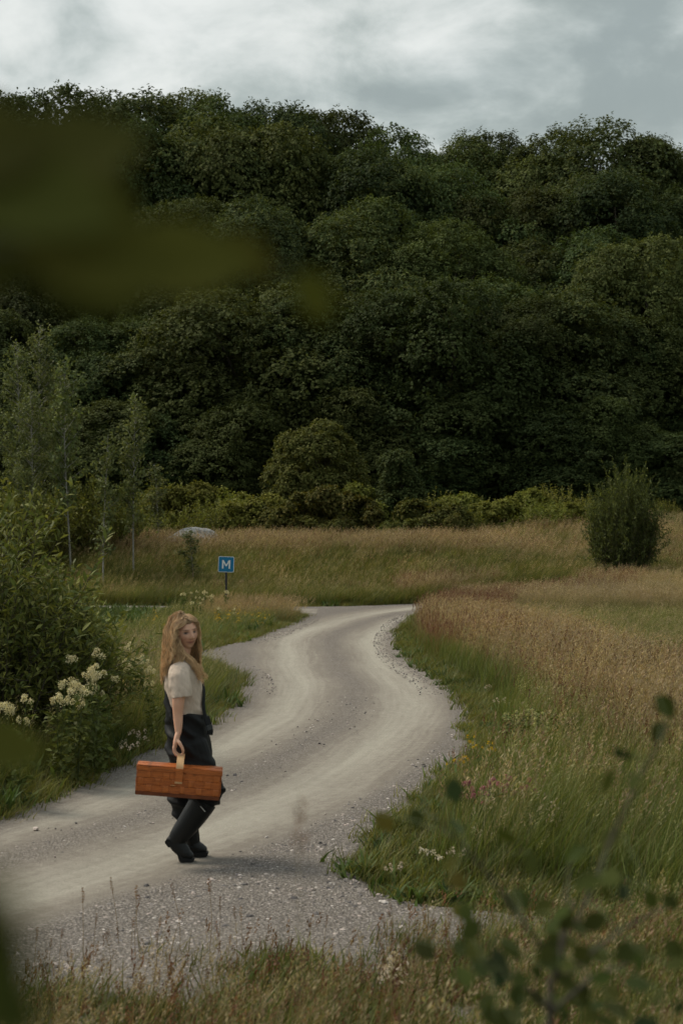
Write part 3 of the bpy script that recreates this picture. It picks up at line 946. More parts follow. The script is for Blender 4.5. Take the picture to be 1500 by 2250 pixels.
for i, (px, py) in enumerate(ROW5):
    place_tree('understory_tree', forest_protos[[3, 1][i % 2]], px, py, 89 + rr.uniform(-1, 1), rr.uniform(0, 6.28),
               'low dark tree in the shade at the foot of the wood', 'low trees at the foot of the wood', rr.uniform(1.3, 1.7))


# ------------------------------------------------------------------ shrubs grown from shoots
def shoot_shrub(seed, n, H, spread_, leafL, leafW, gap, color, color2, f2=0.3, curve=0.5, low=0.15, lean=(0, 0), jit=0.55, twigs=2, trunk=None, hpow=1.0, mat=None, foot=0.22):
    """fan of upright leafy shoots -> (leaf mesh, stem mesh, leaf list)"""
    rng = np.random.default_rng(seed)
    paths = []; radii = []; Pp = []; Oo = []
    for i in range(n):
        az = rng.uniform(0, 2 * PI); rad = rng.uniform(0.02, 1) ** 0.55 * spread_
        hh = H * rng.uniform(0.55, 1.0) * (1 - 0.45 * (rad / spread_) ** 2) ** hpow
        tip = np.array([math.cos(az) * rad + lean[0] * hh, math.sin(az) * rad + lean[1] * hh, hh])
        b0 = np.array([math.cos(az) * rad * foot, math.sin(az) * rad * foot, 0])
        mid = b0 * 0.4 + tip * 0.6; mid[2] = hh * (0.6 - 0.12 * curve); mid[:2] += tip[:2] * 0.15 * curve
        tq = np.linspace(0, 1, 7)[:, None]
        path = (1 - tq) ** 2 * b0 + 2 * tq * (1 - tq) * mid + tq ** 2 * tip + rng.normal(0, 0.012 * H, (7, 3)) * tq
        segs = [(path, low)]
        for _ in range(twigs):
            q = rng.uniform(0.25, 0.8); k = int(q * 6)
            st = path[k] + (path[min(k + 1, 6)] - path[k]) * (q * 6 - k)
            d = norm(np.array([math.cos(az), math.sin(az), 0]) * 0.5 + rng.normal(0, 0.6, 3) + np.array([0, 0, 0.75]))
            ln = H * rng.uniform(0.12, 0.3)
            tw = st + d * np.linspace(0, ln, 4)[:, None] + np.array([0, 0, 1.0]) * (np.linspace(0, 1, 4) ** 2 * ln * 0.2)[:, None]
            segs.append((tw, 0.05))
        for pth, lo in segs:
            L = np.linalg.norm(np.diff(pth, axis=0), axis=1); cum = np.concatenate([[0], np.cumsum(L)])
            k = max(2, int(cum[-1] * (1 - lo) / gap))
            s_ = cum[-1] * (lo + (1 - lo) * np.linspace(0, 1, k))
            pts = np.stack([np.interp(s_, cum, pth[:, j]) for j in range(3)], 1)
            tg = norm(np.gradient(pts, axis=0))
            ph = np.arange(k) * 2.4 + rng.uniform(0, 6)
            side_ = norm(np.stack([np.cos(ph), np.sin(ph), np.zeros(k)], 1))
            Pp.append(pts); Oo.append(norm(tg * 0.75 + side_ * 0.8))
            paths.append(pth); radii.append(np.linspace(0.0035 * H + 0.001, 0.001, len(pth)) * (1 if len(pth) > 4 else 0.5))
    if trunk is not None:
        paths.append(trunk[0]); radii.append(trunk[1])
    Pp = np.concatenate(Pp); Oo = np.concatenate(Oo)
    V, Fq = leaf_quads(rng, Pp, Oo, leafL, leafW, 0.5, jit)
    lm = npmesh('foliage', V, Fq, mat or MAT_LEAF, leaf_cols(rng, len(Pp), color, 0.22, color2, f2))
    tv, tf = tubes(paths, radii, 4)
    return lm, npmesh('stem', tv, tf, MAT_BARK), (Pp, Oo)


def place_shrub(name, meshes, px, base_py, Y, top_py, rz, label, group=None, wide=1.0, H_=1.0, cat='shrub', zfix=None):
    X = (px - MID) / FPX * Y
    z = float(height(np.array([X]), np.array([Y]))[0])
    top = CAM_H - (top_py - HORIZON) / FPX * Y
    s_ = (top - z) / H_
    e = empty(name, (X, Y, z - 0.03), rz)
    e.scale = (s_ * wide, s_ * wide, s_)
    tag(e, label, cat, group)
    tag(link('foliage', meshes[0], e), kind='stuff'); link('stem', meshes[1], e)
    return e


def mound(seed, H, Rad, leafL, nl, per, color, color2, leaves=4, low=0.02, pointy=0.1, mat=None):
    cr, tv, tf = broad_tree(seed, H, Rad, low, leafL, nl, per * 2, color, color2, leaves, pointy, 0.15)
    if mat is not None:
        cr.materials.clear(); cr.materials.append(mat)
    return cr, npmesh('stem', tv, tf, MAT_BARK, smooth=True)


# large upright bush in the right-hand meadow
WB = shoot_shrub(31, 230, 3.2, 1.3, 0.12, 0.034, 0.032, (0.08, 0.10, 0.03), (0.14, 0.16, 0.045), 0.3, 0.9, 0.0, twigs=3, hpow=0.75, foot=0.62)
place_shrub('meadow_bush', WB, 1370, 1262, 55, 1000, 0.4, 'large dark egg shaped bush standing alone in the meadow right of the road', None, 0.64, 3.15, 'bush')
# dome of a tree beyond the bank
DM = mound(41, 5.2, 1.9, 0.13, 60, 90, (0.095, 0.105, 0.030), (0.13, 0.13, 0.04), 4, 0.02, 0.25)
place_shrub('dome_tree', DM, 700, 1170, 69, 926, 0.3, 'dome shaped olive green tree behind the far grass bank', None, 0.98, 5.2, 'tree')
ST = mound(42, 4.0, 0.75, 0.12, 34, 70, (0.060, 0.075, 0.026), (0.09, 0.10, 0.034), 4, 0.05, 0.2)
place_shrub('slender_tree', ST, 882, 1180, 67, 990, 0.0, 'narrow dark young tree between the dome shaped tree and low shrubs', None, 1.0, 4.0, 'tree')
YG = (0.145, 0.16, 0.034); YG2 = (0.20, 0.20, 0.05)
HS = [mound(50 + i, 2.0, 1.5, 0.11, 30, 80, YG, YG2, 4, 0.0, 0.05) for i in range(2)]
HS2 = [shoot_shrub(60 + i, 70, 2.2, 1.1, 0.12, 0.05, 0.05, YG, YG2, 0.35, 0.9, 0.05) for i in range(2)]
HEDGE = [(322, 1082, 74), (372, 1070, 73), (425, 1078, 72), (478, 1072, 74), (532, 1080, 72), (585, 1090, 70), (1015, 1085, 73), (1068, 1068, 74), (1118, 1075, 72), (1168, 1082, 74), (1218, 1078, 73), (1270, 1088, 74), (1320, 1092, 75), (270, 1090, 75), (1460, 1078, 78), (810, 1085, 70), (960, 1092, 70)]
HEDGE += [(px + 26, py + 14, Y - 5) for px, py, Y in HEDGE if px < 600 or 990 < px < 1300]
for i, (px, py, Y) in enumerate(HEDGE):
    m = HS2[i % 2] if i % 3 else HS[i % 2]
    place_shrub('roadside_shrub', m, px, 0, Y + rr.uniform(-3, 2), py + rr.choice([-22, -8, 0, 12, 26]), rr.uniform(0, 6), 'yellow green leafy shrub in the low thicket before the wood', 'yellow green shrubs before the wood', rr.uniform(0.85, 1.2), 2.0)
DS = [mound(70 + i, 1.6, 1.1, 0.10, 26, 70, (0.085, 0.092, 0.026), (0.14, 0.13, 0.036), 4, 0.0, 0.0) for i in range(2)]
for i, (px, py, Y, w) in enumerate([(600, 1100, 66, 1.1), (665, 1085, 65, 1.0), (735, 1070, 65, 1.0), (790, 1110, 66, 0.9), (945, 1098, 64, 1.1), (1000, 1125, 63, 0.9), (880, 1140, 63, 1.0), (700, 1135, 63.5, 1.0)]):
    place_shrub('thicket_shrub', DS[i % 2], px, 0, Y, py, rr.uniform(0, 6), 'olive shrub crowding the foot of the dome shaped tree', 'shrubs at the foot of the dome tree', w, 1.6)

# pale slender trees on the left
PG = (0.115, 0.138, 0.052); PG2 = (0.155, 0.172, 0.07)


def slim_tree(seed, H, Rad, leafL, nsprig, low, narrow=1.0):
    rng = np.random.default_rng(seed)
    paths = [np.stack([0.02 * H * np.sin(np.linspace(0, 3, 7) + rng.uniform(0, 6)), 0.02 * H * np.sin(np.linspace(0, 2.5, 7)), np.linspace(-0.2, H, 7)], 1)]
    paths[0][:, :2] -= paths[0][0, :2]
    radii = [np.linspace(0.0065 * H, 0.0008 * H, 7)]
    Pp = []; Oo = []
    nb = int(H * 10)
    for i in range(nb):
        q = low + (0.98 - low) * (i + rng.uniform()) / nb
        k = q * 6; a = int(min(k, 5)); st = paths[0][a] + (paths[0][a + 1] - paths[0][a]) * (k - a)
        env = Rad * (math.sin(PI * min(1, max(0.0, (q - low) / (1 - low)) * 0.82 + 0.16)) ** 0.8) * rng.uniform(0.55, 1.1)
        az = rng.uniform(0, 2 * PI)
        d = norm(np.array([math.cos(az), math.sin(az), rng.uniform(0.5, 1.3) * narrow]))
        pth = st + d * np.linspace(0, env, 5)[:, None]
        paths.append(pth); radii.append(np.linspace(0.0025 * H, 0.0005 * H, 5))
        k2 = max(4, int(nsprig * env / Rad))
        s_ = rng.uniform(0.25, 1.05, k2)
        Pp.append(st + d * (s_ * env)[:, None] + rng.normal(0, 0.085 * Rad, (k2, 3))); Oo.append(np.repeat(d[None], k2, 0))
    Pp = np.repeat(np.concatenate(Pp), 3, 0); Oo = np.repeat(np.concatenate(Oo), 3, 0)
    Pp = Pp + rng.normal(0, leafL * 0.6, Pp.shape)
    V, Fq = leaf_quads(rng, Pp, Oo, leafL, leafL * 0.7, 0.4, 0.9, 0.2)
    lm = npmesh('crown', V, Fq, MAT_LEAF, leaf_cols(rng, len(Pp), PG, 0.22, PG2, 0.35))
    tv, tf = tubes(paths, radii, 6)
    return lm, npmesh('trunk', tv, tf, MAT_PALEBARK, smooth=True), H, Rad


SL = [slim_tree(81, 7.5, 1.25, 0.10, 34, 0.12), slim_tree(82, 7.0, 1.05, 0.10, 34, 0.15), slim_tree(83, 4.6, 0.62, 0.10, 20, 0.3, 1.2), slim_tree(84, 3.6, 0.45, 0.09, 16, 0.25, 1.2)]
for px, py, Y, k, w in [(-190, 760, 63, 0, 0.95), (-110, 720, 61, 1, 0.95), (-35, 735, 60, 0, 0.95), (28, 745, 58, 1, 0.9), (92, 712, 60, 0, 0.9), (128, 800, 57, 1, 0.75), (60, 850, 55, 1, 1.0)]:
    place_tree('aspen', SL[k], px, py, Y, rr.uniform(0, 6), 'tall pale grey green aspen in the clump on the far bank', 'aspens in the clump left of the road', w)
place_tree('young_aspen', SL[2], 158, 790, 54.5, 1.0, 'pale stemmed young aspen at the edge of the aspen clump', None, 0.9)
place_tree('young_aspen', SL[2], 295, 868, 53.5, 2.2, 'tall thin young aspen with a long bare pale trunk', None, 0.95)
place_tree('young_aspen', SL[3], 228, 950, 52.5, 0.5, 'shorter young aspen beside the tall thin one on the bank', None, 0.95)
place_tree('young_aspen', SL[3], 345, 1015, 60, 4.0, 'small bushy young aspen before the yellow green shrubs', None, 1.5)
place_tree('young_aspen', SL[3], 426, 1160, 53, 3.0, 'tiny dark sapling in front of the grey boulder', None, 2.0)
for px, py, Y in [(110, 1060, 56), (185, 1030, 57), (262, 1060, 58), (30, 1040, 54)]:
    place_shrub('aspen_shrub', HS2[0], px, 0, Y, py, rr.uniform(0, 6), 'leafy shrub growing under the pale aspens', 'shrubs under the aspens', 0.9, 2.0)

# boulder on the bank
bm = bmesh.new(); bmesh.ops.create_icosphere(bm, subdivisions=4, radius=1.0)
for v in bm.verts:
    c_ = v.co
    k = 1 + 0.22 * (fbm(np.array([c_.x * 1.7 + 3]), np.array([c_.y * 1.7 + c_.z * 1.3]), 3, 3)[0] - 0.5) * 2
    v.co = Vector((c_.x * 0.92 * k, c_.y * 0.6 * k, (max(c_.z, -0.4) * 0.52 + 0.06 * c_.x) * k))
me = bpy.data.meshes.new('boulder'); bm.to_mesh(me); bm.free()
me.polygons.foreach_set('use_smooth', np.ones(len(me.polygons), dtype=bool))
me.materials.append(simple_mat('granite', (0.30, 0.30, 0.295), 0.9, 0.5, 9, 1.0))
Yb = 59.5
bp = at(418, 1190, Yb); bz = float(height(np.array([bp.x]), np.array([Yb]))[0])
bo = link('boulder', me); bo.location = (bp.x, Yb, bz + 0.28)
tag(bo, 'low grey boulder lying in the dry grass on the bank', 'boulder')

# ------------------------------------------------------------------ road sign
Ys = 45.0
sp = at(497, 1240, Ys)
se = empty('passing_place_sign', (sp.x, Ys, 0), R(4))
tag(se, 'small blue square road sign with a white letter M on a dark post', 'sign')


def box_mesh(name, sx, sy, sz, mat, bevel=0.0, z0=0.0):
    bm = bmesh.new(); bmesh.ops.create_cube(bm, size=1.0)
    for v in bm.verts: v.co = Vector((v.co.x * sx, v.co.y * sy, v.co.z * sz + z0))
    if bevel: bmesh.ops.bevel(bm, geom=bm.edges[:], offset=bevel, segments=2, affect='EDGES')
    me = bpy.data.meshes.new(name); bm.to_mesh(me); bm.free(); me.materials.append(mat)
    return me


def rounded_plate(name, w, h, r, th, mat):
    pts = []
    for cx, cz, a0 in ((w / 2 - r, h / 2 - r, 0), (-w / 2 + r, h / 2 - r, 90), (-w / 2 + r, -h / 2 + r, 180), (w / 2 - r, -h / 2 + r, 270)):
        for k in range(6):
            a = R(a0 + 90 * k / 5); pts.append((cx + r * math.cos(a), cz + r * math.sin(a)))
    n = len(pts)
    V = [(x, -th / 2, z) for x, z in pts] + [(x, th / 2, z) for x, z in pts]
    Fs = [list(range(n))[::-1], list(range(n, 2 * n))] + [[i, (i + 1) % n, n + (i + 1) % n, n + i] for i in range(n)]
    me = bpy.data.meshes.new(name); me.from_pydata(V, [], Fs); me.materials.append(mat); me.validate()
    return me


MBLUE = simple_mat('sign_blue', (0.008, 0.165, 0.34), 0.4, 0.06, 8); MWHITE = simple_mat('sign_white', (0.72, 0.74, 0.74), 0.5, 0.04, 8)
MPOST = simple_mat('post_dark', (0.03, 0.03, 0.032), 0.7, 0.2, 20)
zc = sp.z
tv, tf = tubes([np.array([[0, 0.03, -0.1], [0, 0.03, 0.6], [0, 0.03, zc + 0.16]])], [np.array([0.028, 0.028, 0.028])], 10)
link('post', npmesh('post', tv, tf, MPOST, smooth=True), se)
pl = link('panel', rounded_plate('panel', 0.39, 0.39, 0.035, 0.006, MWHITE), se); pl.location = (0, -0.012, zc); pl.rotation_euler = (0, R(2), 0)
fc = link('blue_face', rounded_plate('blue_face', 0.365, 0.365, 0.028, 0.004, MBLUE), pl); fc.location = (0, -0.004, 0)
mv = [(-.10, -.105), (-.10, .105), (-.063, .105), (0, -.005), (.063, .105), (.10, .105), (.10, -.105), (.064, -.105), (.064, .045), (.014, -.045), (-.014, -.045), (-.064, .045), (-.064, -.105)]
bm = bmesh.new()
fv = [bm.verts.new((x, 0, z)) for x, z in mv]
f_ = bm.faces.new(fv)
ex = bmesh.ops.extrude_face_region(bm, geom=[f_])
bmesh.ops.translate(bm, verts=[g for g in ex['geom'] if isinstance(g, bmesh.types.BMVert)], vec=(0, -0.002, 0))
bmesh.ops.recalc_face_normals(bm, faces=bm.faces[:])
me = bpy.data.meshes.new('letter'); bm.to_mesh(me); bm.free(); me.materials.append(MWHITE)
lt = link('letter', me, pl); lt.location = (0, -0.0065, 0)
for dz_ in (-0.1, 0.1):
    cl_ = link('clamp', box_mesh('clamp', 0.09, 0.05, 0.025, MPOST, 0.004), se); cl_.location = (0, 0.018, zc + dz_)
# ------------------------------------------------------------------ person
PX, PY = gp(410, 1890)
PZ = float(height(np.array([PX]), np.array([PY]))[0]) + 0.008
person = empty('person', (PX, PY, PZ))
tag(person, 'woman in dark rubber waders and cream t-shirt walking with a basket, looking back', 'person')


def catmull(P_, n):
    P_ = np.asarray(P_, dtype=np.float64); k = len(P_)
    if k == 2:
        return P_[0] + (P_[1] - P_[0]) * np.linspace(0, 1, n)[:, None]
    E = np.concatenate([[2 * P_[0] - P_[1]], P_, [2 * P_[-1] - P_[-2]]])
    u = np.linspace(0, k - 1 - 1e-9, n); i = u.astype(int); f = (u - i)[:, None]
    a, b_, c, d = E[i], E[i + 1], E[i + 2], E[i + 3]
    return 0.5 * (2 * b_ + (c - a) * f + (2 * a - 5 * b_ + 4 * c - d) * f ** 2 + (-a + 3 * b_ - 3 * c + d) * f ** 3)


def limb(path, ru, rv=None, uref=(1, 0, 0), n=22, sides=20, round_=(True, True)):
    """closed tapering limb through the points of path -> verts, faces(list)"""
    rv = ru if rv is None else rv
    Q = catmull(np.column_stack([np.asarray(path, dtype=float), ru, rv]), n)
    C = Q[:, :3]; U_ = np.maximum(Q[:, 3], 0.001); V_ = np.maximum(Q[:, 4], 0.001)
    T = norm(np.gradient(C, axis=0))
    rings = [(C[i], T[i], U_[i], V_[i]) for i in range(n)]
    if round_[0]:
        r = min(U_[0], V_[0])
        rings = [(C[0] - T[0] * r * math.sin(a) * 0.9, T[0], U_[0] * math.cos(a), V_[0] * math.cos(a)) for a in (1.4, 1.0, 0.5)] + rings
    if round_[1]:
        r = min(U_[-1], V_[-1])
        rings = rings + [(C[-1] + T[-1] * r * math.sin(a) * 0.9, T[-1], U_[-1] * math.cos(a), V_[-1] * math.cos(a)) for a in (0.5, 1.0, 1.4)]
    a = np.linspace(0, 2 * PI, sides, endpoint=False)
    V = []
    for c, t_, u_, v_ in rings:
        u = np.array(uref, dtype=float); u = norm(u - t_ * np.dot(u, t_)); w = np.cross(t_, u)
        V.append(c + np.cos(a)[:, None] * u * u_ + np.sin(a)[:, None] * w * v_)
    k = len(rings); V = np.concatenate(V)
    Fs = []
    for i in range(k - 1):
        for j in range(sides):
            j2 = (j + 1) % sides
            Fs.append((i * sides + j, i * sides + j2, (i + 1) * sides + j2, (i + 1) * sides + j))
    Fs.append(tuple(range(sides))[::-1]); Fs.append(tuple(range((k - 1) * sides, k * sides)))
    return V, Fs


def union(name, shapes, voxel, smooth=2, mat=None):
    V = []; Fs = []; o = 0
    for v, f in shapes:
        V.append(v); Fs += [tuple(i + o for i in q) for q in f]; o += len(v)
    me = bpy.data.meshes.new(name + '_raw')
    me.from_pydata([tuple(x) for x in np.concatenate(V)], [], Fs)
    me.update()
    bm = bmesh.new(); bm.from_mesh(me); bmesh.ops.recalc_face_normals(bm, faces=bm.faces[:]); bm.to_mesh(me); bm.free()
    tmp = bpy.data.objects.new(name + '_raw', me); col.objects.link(tmp)
    md = tmp.modifiers.new('r', 'REMESH'); md.mode = 'VOXEL'; md.voxel_size = voxel; md.use_smooth_shade = True
    if smooth:
        m2 = tmp.modifiers.new('s', 'SMOOTH'); m2.iterations = smooth; m2.factor = 0.5
    dg = bpy.context.evaluated_depsgraph_get()
    out = bpy.data.meshes.new_from_object(tmp.evaluated_get(dg))
    out.name = name
    bpy.data.objects.remove(tmp, do_unlink=True)
    out.materials.clear()
    if mat is not None: out.materials.append(mat)
    out.polygons.foreach_set('use_smooth', np.ones(len(out.polygons), dtype=bool))
    return out


def get_co(me):
    v = np.zeros(len(me.vertices) * 3); me.vertices.foreach_get('co', v); return v.reshape(-1, 3)


def get_no(me):
    v = np.zeros(len(me.vertices) * 3); me.vertices.foreach_get('normal', v); return v.reshape(-1, 3)


def set_co(me, v):
    me.vertices.foreach_set('co', np.asarray(v, dtype=np.float32).ravel()); me.update()


# --- head, in its own axes: face towards -y, up +z
HEADC = np.array([-0.010, -0.012, 1.535])
M_head = (Matrix.Rotation(R(31), 3, 'Z') @ Matrix.Rotation(R(-7), 3, 'Y') @ Matrix.Rotation(R(3), 3, 'X'))
MH = np.array(M_head)
HSC = 1.06


def head_shape():
    nu, nv = 96, 72
    th = np.linspace(0.02, PI - 0.02, nv); ph = np.linspace(0, 2 * PI, nu, endpoint=False)
    TH, PH = np.meshgrid(th, ph, indexing='ij')
    d = np.stack([np.sin(TH) * np.sin(PH), -np.sin(TH) * np.cos(PH), np.cos(TH)], -1).reshape(-1, 3)
    p = d * np.array([0.076, 0.094, 0.114])
    x, y, z = p[:, 0], p[:, 1], p[:, 2]
    lo = np.clip(-z / 0.113, 0, 1)
    wid = 1 - 0.30 * lo ** 1.6
    x = x * wid
    y = np.where(y > 0, y * (1 - 0.45 * lo ** 1.2), y * (1 - 0.10 * lo))
    fr = np.clip(-d[:, 1], 0, 1) ** 0.5

    def g(cx, cz, sx, sz):
        return np.exp(-((x - cx) / sx) ** 2 - ((z - cz) / sz) ** 2) * fr
    dy = 0.021 * g(0, -0.020, 0.012, 0.014) + 0.013 * g(0, -0.002, 0.010, 0.020) + 0.004 * g(0.011, -0.025, 0.007, 0.008) + 0.004 * g(-0.011, -0.025, 0.007, 0.008)
    dy -= 0.010 * (g(0.030, 0.012, 0.015, 0.011) + g(-0.030, 0.012, 0.015, 0.011))
    dy += 0.004 * (g(0.030, 0.012, 0.010, 0.006) + g(-0.030, 0.012, 0.010, 0.006))
    dy += 0.005 * (g(0.028, 0.031, 0.02, 0.008) + g(-0.028, 0.031, 0.02, 0.008))
    dy += 0.006 * (g(0, -0.047, 0.022, 0.005) + g(0, -0.058, 0.018, 0.006)) - 0.003 * g(0, -0.0525, 0.024, 0.002)
    dy += 0.008 * g(0, -0.088, 0.02, 0.016) - 0.004 * g(0, -0.070, 0.02, 0.007)
    dy += 0.006 * (g(0.040, -0.025, 0.02, 0.018) + g(-0.040, -0.025, 0.02, 0.018))
    y = y - dy
    P_ = np.stack([x, y, z], 1)
    Fs = []
    for i in range(nv - 1):
        for j in range(nu):
            j2 = (j + 1) % nu
            Fs.append((i * nu + j, i * nu + j2, (i + 1) * nu + j2, (i + 1) * nu + j))
    Fs.append(tuple(range(nu))[::-1]); Fs.append(tuple(range((nv - 1) * nu, nv * nu)))
    return P_ * HSC @ MH.T + HEADC, Fs


def ear(sx):
    c = np.array([sx * 0.074, 0.012, -0.008])
    pts = [c + np.array([0, -0.004, 0.026]), c + np.array([sx * 0.006, 0.006, 0.012]), c + np.array([sx * 0.004, 0.002, -0.012]), c + np.array([0, -0.006, -0.026])]
    return limb([p * HSC @ MH.T + HEADC for p in pts], [0.007, 0.012, 0.010, 0.006], [0.005, 0.006, 0.006, 0.004], n=10, sides=10)


YN = -0.225     # plane of the near arm
DZ = 0.052      # how far the hand is lifted by the bent elbow
body_shapes = [head_shape(), ear(1), ear(-1),
    limb([(-0.045, 0, 1.28), (-0.035, -0.002, 1.36), (-0.015, -0.008, 1.44), (-0.012, -0.01, 1.50)], [0.075, 0.056, 0.050, 0.05]),
    limb([(0.01, 0, 0.78), (0, 0, 0.95), (-0.01, 0, 1.08), (-0.025, 0, 1.2), (-0.035, 0, 1.30)], [0.115, 0.095, 0.10, 0.10, 0.07], [0.155, 0.125, 0.135, 0.15, 0.13]),
    limb([(-0.035, -0.11, 1.305), (-0.035, -0.175, 1.265), (-0.030, -0.215, 1.17), (-0.036, -0.225, 1.08), (-0.038, YN, 1.01), (-0.035, -0.235, 0.94), (-0.034, -0.245, 0.83 + DZ)],
         [0.05, 0.052, 0.046, 0.041, 0.034, 0.029, 0.0205], [0.05, 0.05, 0.046, 0.041, 0.034, 0.028, 0.023]),
    limb([(-0.035, 0.11, 1.305), (-0.035, 0.175, 1.265), (-0.02, 0.205, 1.13), (0.0, 0.215, 0.98), (0.05, 0.205, 0.88), (0.09, 0.195, 0.81)], [0.05, 0.052, 0.044, 0.034, 0.027, 0.021]),
    limb([(0.03, -0.08, 0.80), (0.09, -0.085, 0.63), (0.165, -0.085, 0.475)], [0.075, 0.07, 0.055]),
    limb([(0.165, -0.085, 0.475), (0.07, -0.085, 0.33), (-0.055, -0.085, 0.15)], [0.056, 0.055, 0.036]),
    limb([(0.01, 0.09, 0.80), (-0.015, 0.095, 0.62), (-0.025, 0.10, 0.46)], [0.075, 0.07, 0.055]),
    limb([(-0.025, 0.10, 0.46), (0.0, 0.10, 0.30), (0.035, 0.10, 0.10)], [0.056, 0.055, 0.036])]
# near hand: palm and five fingers closed round the handle (handle runs along y at x=-0.03, z=0.70)
HX, HZ = -0.020, 0.703
body_shapes.append(limb([(-0.036, -0.247, 0.83 + DZ), (-0.043, -0.252, 0.80 + DZ), (-0.052, -0.253, 0.765 + DZ), (-0.054, -0.253, 0.742 + DZ)], [0.018, 0.019, 0.016, 0.012], [0.024, 0.034, 0.040, 0.038]))
for k, (yy, ln) in enumerate([(-0.286, 0.95), (-0.264, 1.05), (-0.242, 1.0), (-0.222, 0.82)]):
    pts = [(-0.054, yy * 0.5 - 0.126, 0.758 + DZ), (-0.060, yy, 0.737 + DZ), (-0.056, yy, 0.708 + DZ), (-0.040, yy, 0.688 + DZ), (-0.018, yy, 0.684 + DZ), (-0.018 + 0.014 * ln, yy, 0.694 + DZ)]
    body_shapes.append(limb(pts, [0.0105, 0.0098, 0.0092, 0.0088, 0.0082, 0.0068], n=16, sides=12))
body_shapes.append(limb([(-0.040, -0.272, 0.79 + DZ), (-0.022, -0.292, 0.770 + DZ), (-0.006, -0.298, 0.745 + DZ), (0.002, -0.294, 0.720 + DZ), (0.000, -0.288, 0.704 + DZ)], [0.013, 0.0125, 0.0105, 0.0095, 0.0075], n=16, sides=12))
# far hand
body_shapes.append(limb([(0.09, 0.195, 0.81), (0.105, 0.19, 0.77), (0.112, 0.188, 0.73)], [0.02, 0.018, 0.012], [0.022, 0.036, 0.036]))
for yy, ln in [(0.216, 0.062), (0.196, 0.072), (0.176, 0.068), (0.157, 0.055)]:
    body_shapes.append(limb([(0.112, yy, 0.735), (0.118, yy, 0.735 - ln * 0.5), (0.108, yy, 0.735 - ln)], [0.0095, 0.009, 0.007], n=12, sides=12))
body_shapes.append(limb([(0.105, 0.17, 0.785), (0.118, 0.152, 0.75), (0.122, 0.148, 0.715)], [0.012, 0.011, 0.008], n=12, sides=12))

m_skin, t, b = new_mat('skin')
a_ = N(t, 'ShaderNodeAttribute', attribute_name='Col')
t.links.new(a_.outputs['Color'], b.inputs['Base Color'])
b.inputs['Roughness'].default_value = 0.5
b.inputs['Subsurface Weight'].default_value = 0.12
b.inputs['Subsurface Radius'].default_value = (0.01, 0.004, 0.002)
b.inputs['Subsurface Scale'].default_value = 0.5
body = union('body', body_shapes, 0.0036, 1, m_skin)
co = get_co(body)
L = (co - HEADC) @ MH / HSC     # head axes
lx, ly, lz = L[:, 0], L[:, 1], L[:, 2]
cols = np.tile(np.array([0.64, 0.36, 0.245]), (len(co), 1))
cols *= (1 + 0.10 * (fbm(co[:, 0] * 30, co[:, 2] * 30, 4, 2) - 0.5))[:, None]
inh = (np.linalg.norm(L / np.array([0.085, 0.12, 0.135]), axis=1) < 1.0)
face = inh & (ly < -0.03)


def paint(c, w):
    w = (np.clip(w, 0, 1) * face)[:, None]
    cols[:] = cols * (1 - w) + np.array(c) * w


def gg(cx, cz, sx, sz, ax=None):
    return np.exp(-(((lx if ax is None else ax) - cx) / sx) ** 2 - ((lz - cz) / sz) ** 2)


for sx in (-1, 1):
    paint((0.50, 0.20, 0.14), 0.55 * gg(sx * 0.040, -0.026, 0.018, 0.015))
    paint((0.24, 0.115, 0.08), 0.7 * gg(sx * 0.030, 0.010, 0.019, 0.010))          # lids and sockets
    paint((0.34, 0.28, 0.25), 0.6 * gg(sx * 0.030, 0.010, 0.012, 0.0045))
    paint((0.02, 0.016, 0.014), 1.5 * gg(sx * 0.030 - 0.003, 0.010, 0.0075, 0.0056))
    paint((0.05, 0.03, 0.02), 0.9 * gg(sx * 0.030, 0.0155, 0.016, 0.0032))
    paint((0.16, 0.085, 0.045), 0.9 * gg(sx * 0.030, 0.029 - abs(0) , 0.019, 0.0042))   # brows
    paint((0.22, 0.09, 0.065), 0.6 * gg(sx * 0.009, -0.033, 0.005, 0.004))
    paint((0.28, 0.13, 0.09), 0.5 * gg(sx * 0.028, -0.047, 0.006, 0.007))
smile = lz - 6.0 * lx ** 2
paint((0.40, 0.125, 0.10), 0.9 * np.exp(-(lx / 0.024) ** 4 - ((smile + 0.0515) / 0.0075) ** 2))
paint((0.13, 0.04, 0.035), 0.9 * np.exp(-(lx / 0.026) ** 4 - ((smile + 0.0515) / 0.0024) ** 2))
scalp = inh & ((lz > 0.062 + 0.02 * (np.abs(lx) / 0.07)) | (ly > -0.005))
cols[scalp & (lz > -0.06)] = (0.22, 0.13, 0.065)
set_col(body, np.clip(cols, 0.01, 1))
link('body', body, person)

# --- clothing
def cloth_mat(name, color, rough, bumpscale, bump, spec=0.3, stretch=(1, 1, 1), sheen=0.0):
    m, t, b = new_mat(name)
    tcn = N(t, 'ShaderNodeTexCoord'); mp = N(t, 'ShaderNodeMapping'); mp.inputs['Scale'].default_value = stretch
    t.links.new(tcn.outputs['Object'], mp.inputs['Vector'])
    nz = N(t, 'ShaderNodeTexNoise', i_Scale=bumpscale, i_Detail=3.0, i_Distortion=0.6); t.links.new(mp.outputs[0], nz.inputs['Vector'])
    c = ramp(t, nz.outputs['Fac'], [(0.3, tuple(x * 0.85 for x in color)), (0.7, tuple(min(1, x * 1.12) for x in color))])
    t.links.new(c, b.inputs['Base Color']); b.inputs['Roughness'].default_value = rough; b.inputs['Specular IOR Level'].default_value = spec
    bn = N(t, 'ShaderNodeBump', i_Strength=bump, i_Distance=0.012); t.links.new(nz.outputs['Fac'], bn.inputs['Height']); t.links.new(bn.outputs[0], b.inputs['Normal'])
    if sheen: b.inputs['Sheen Weight'].default_value = sheen
    return m


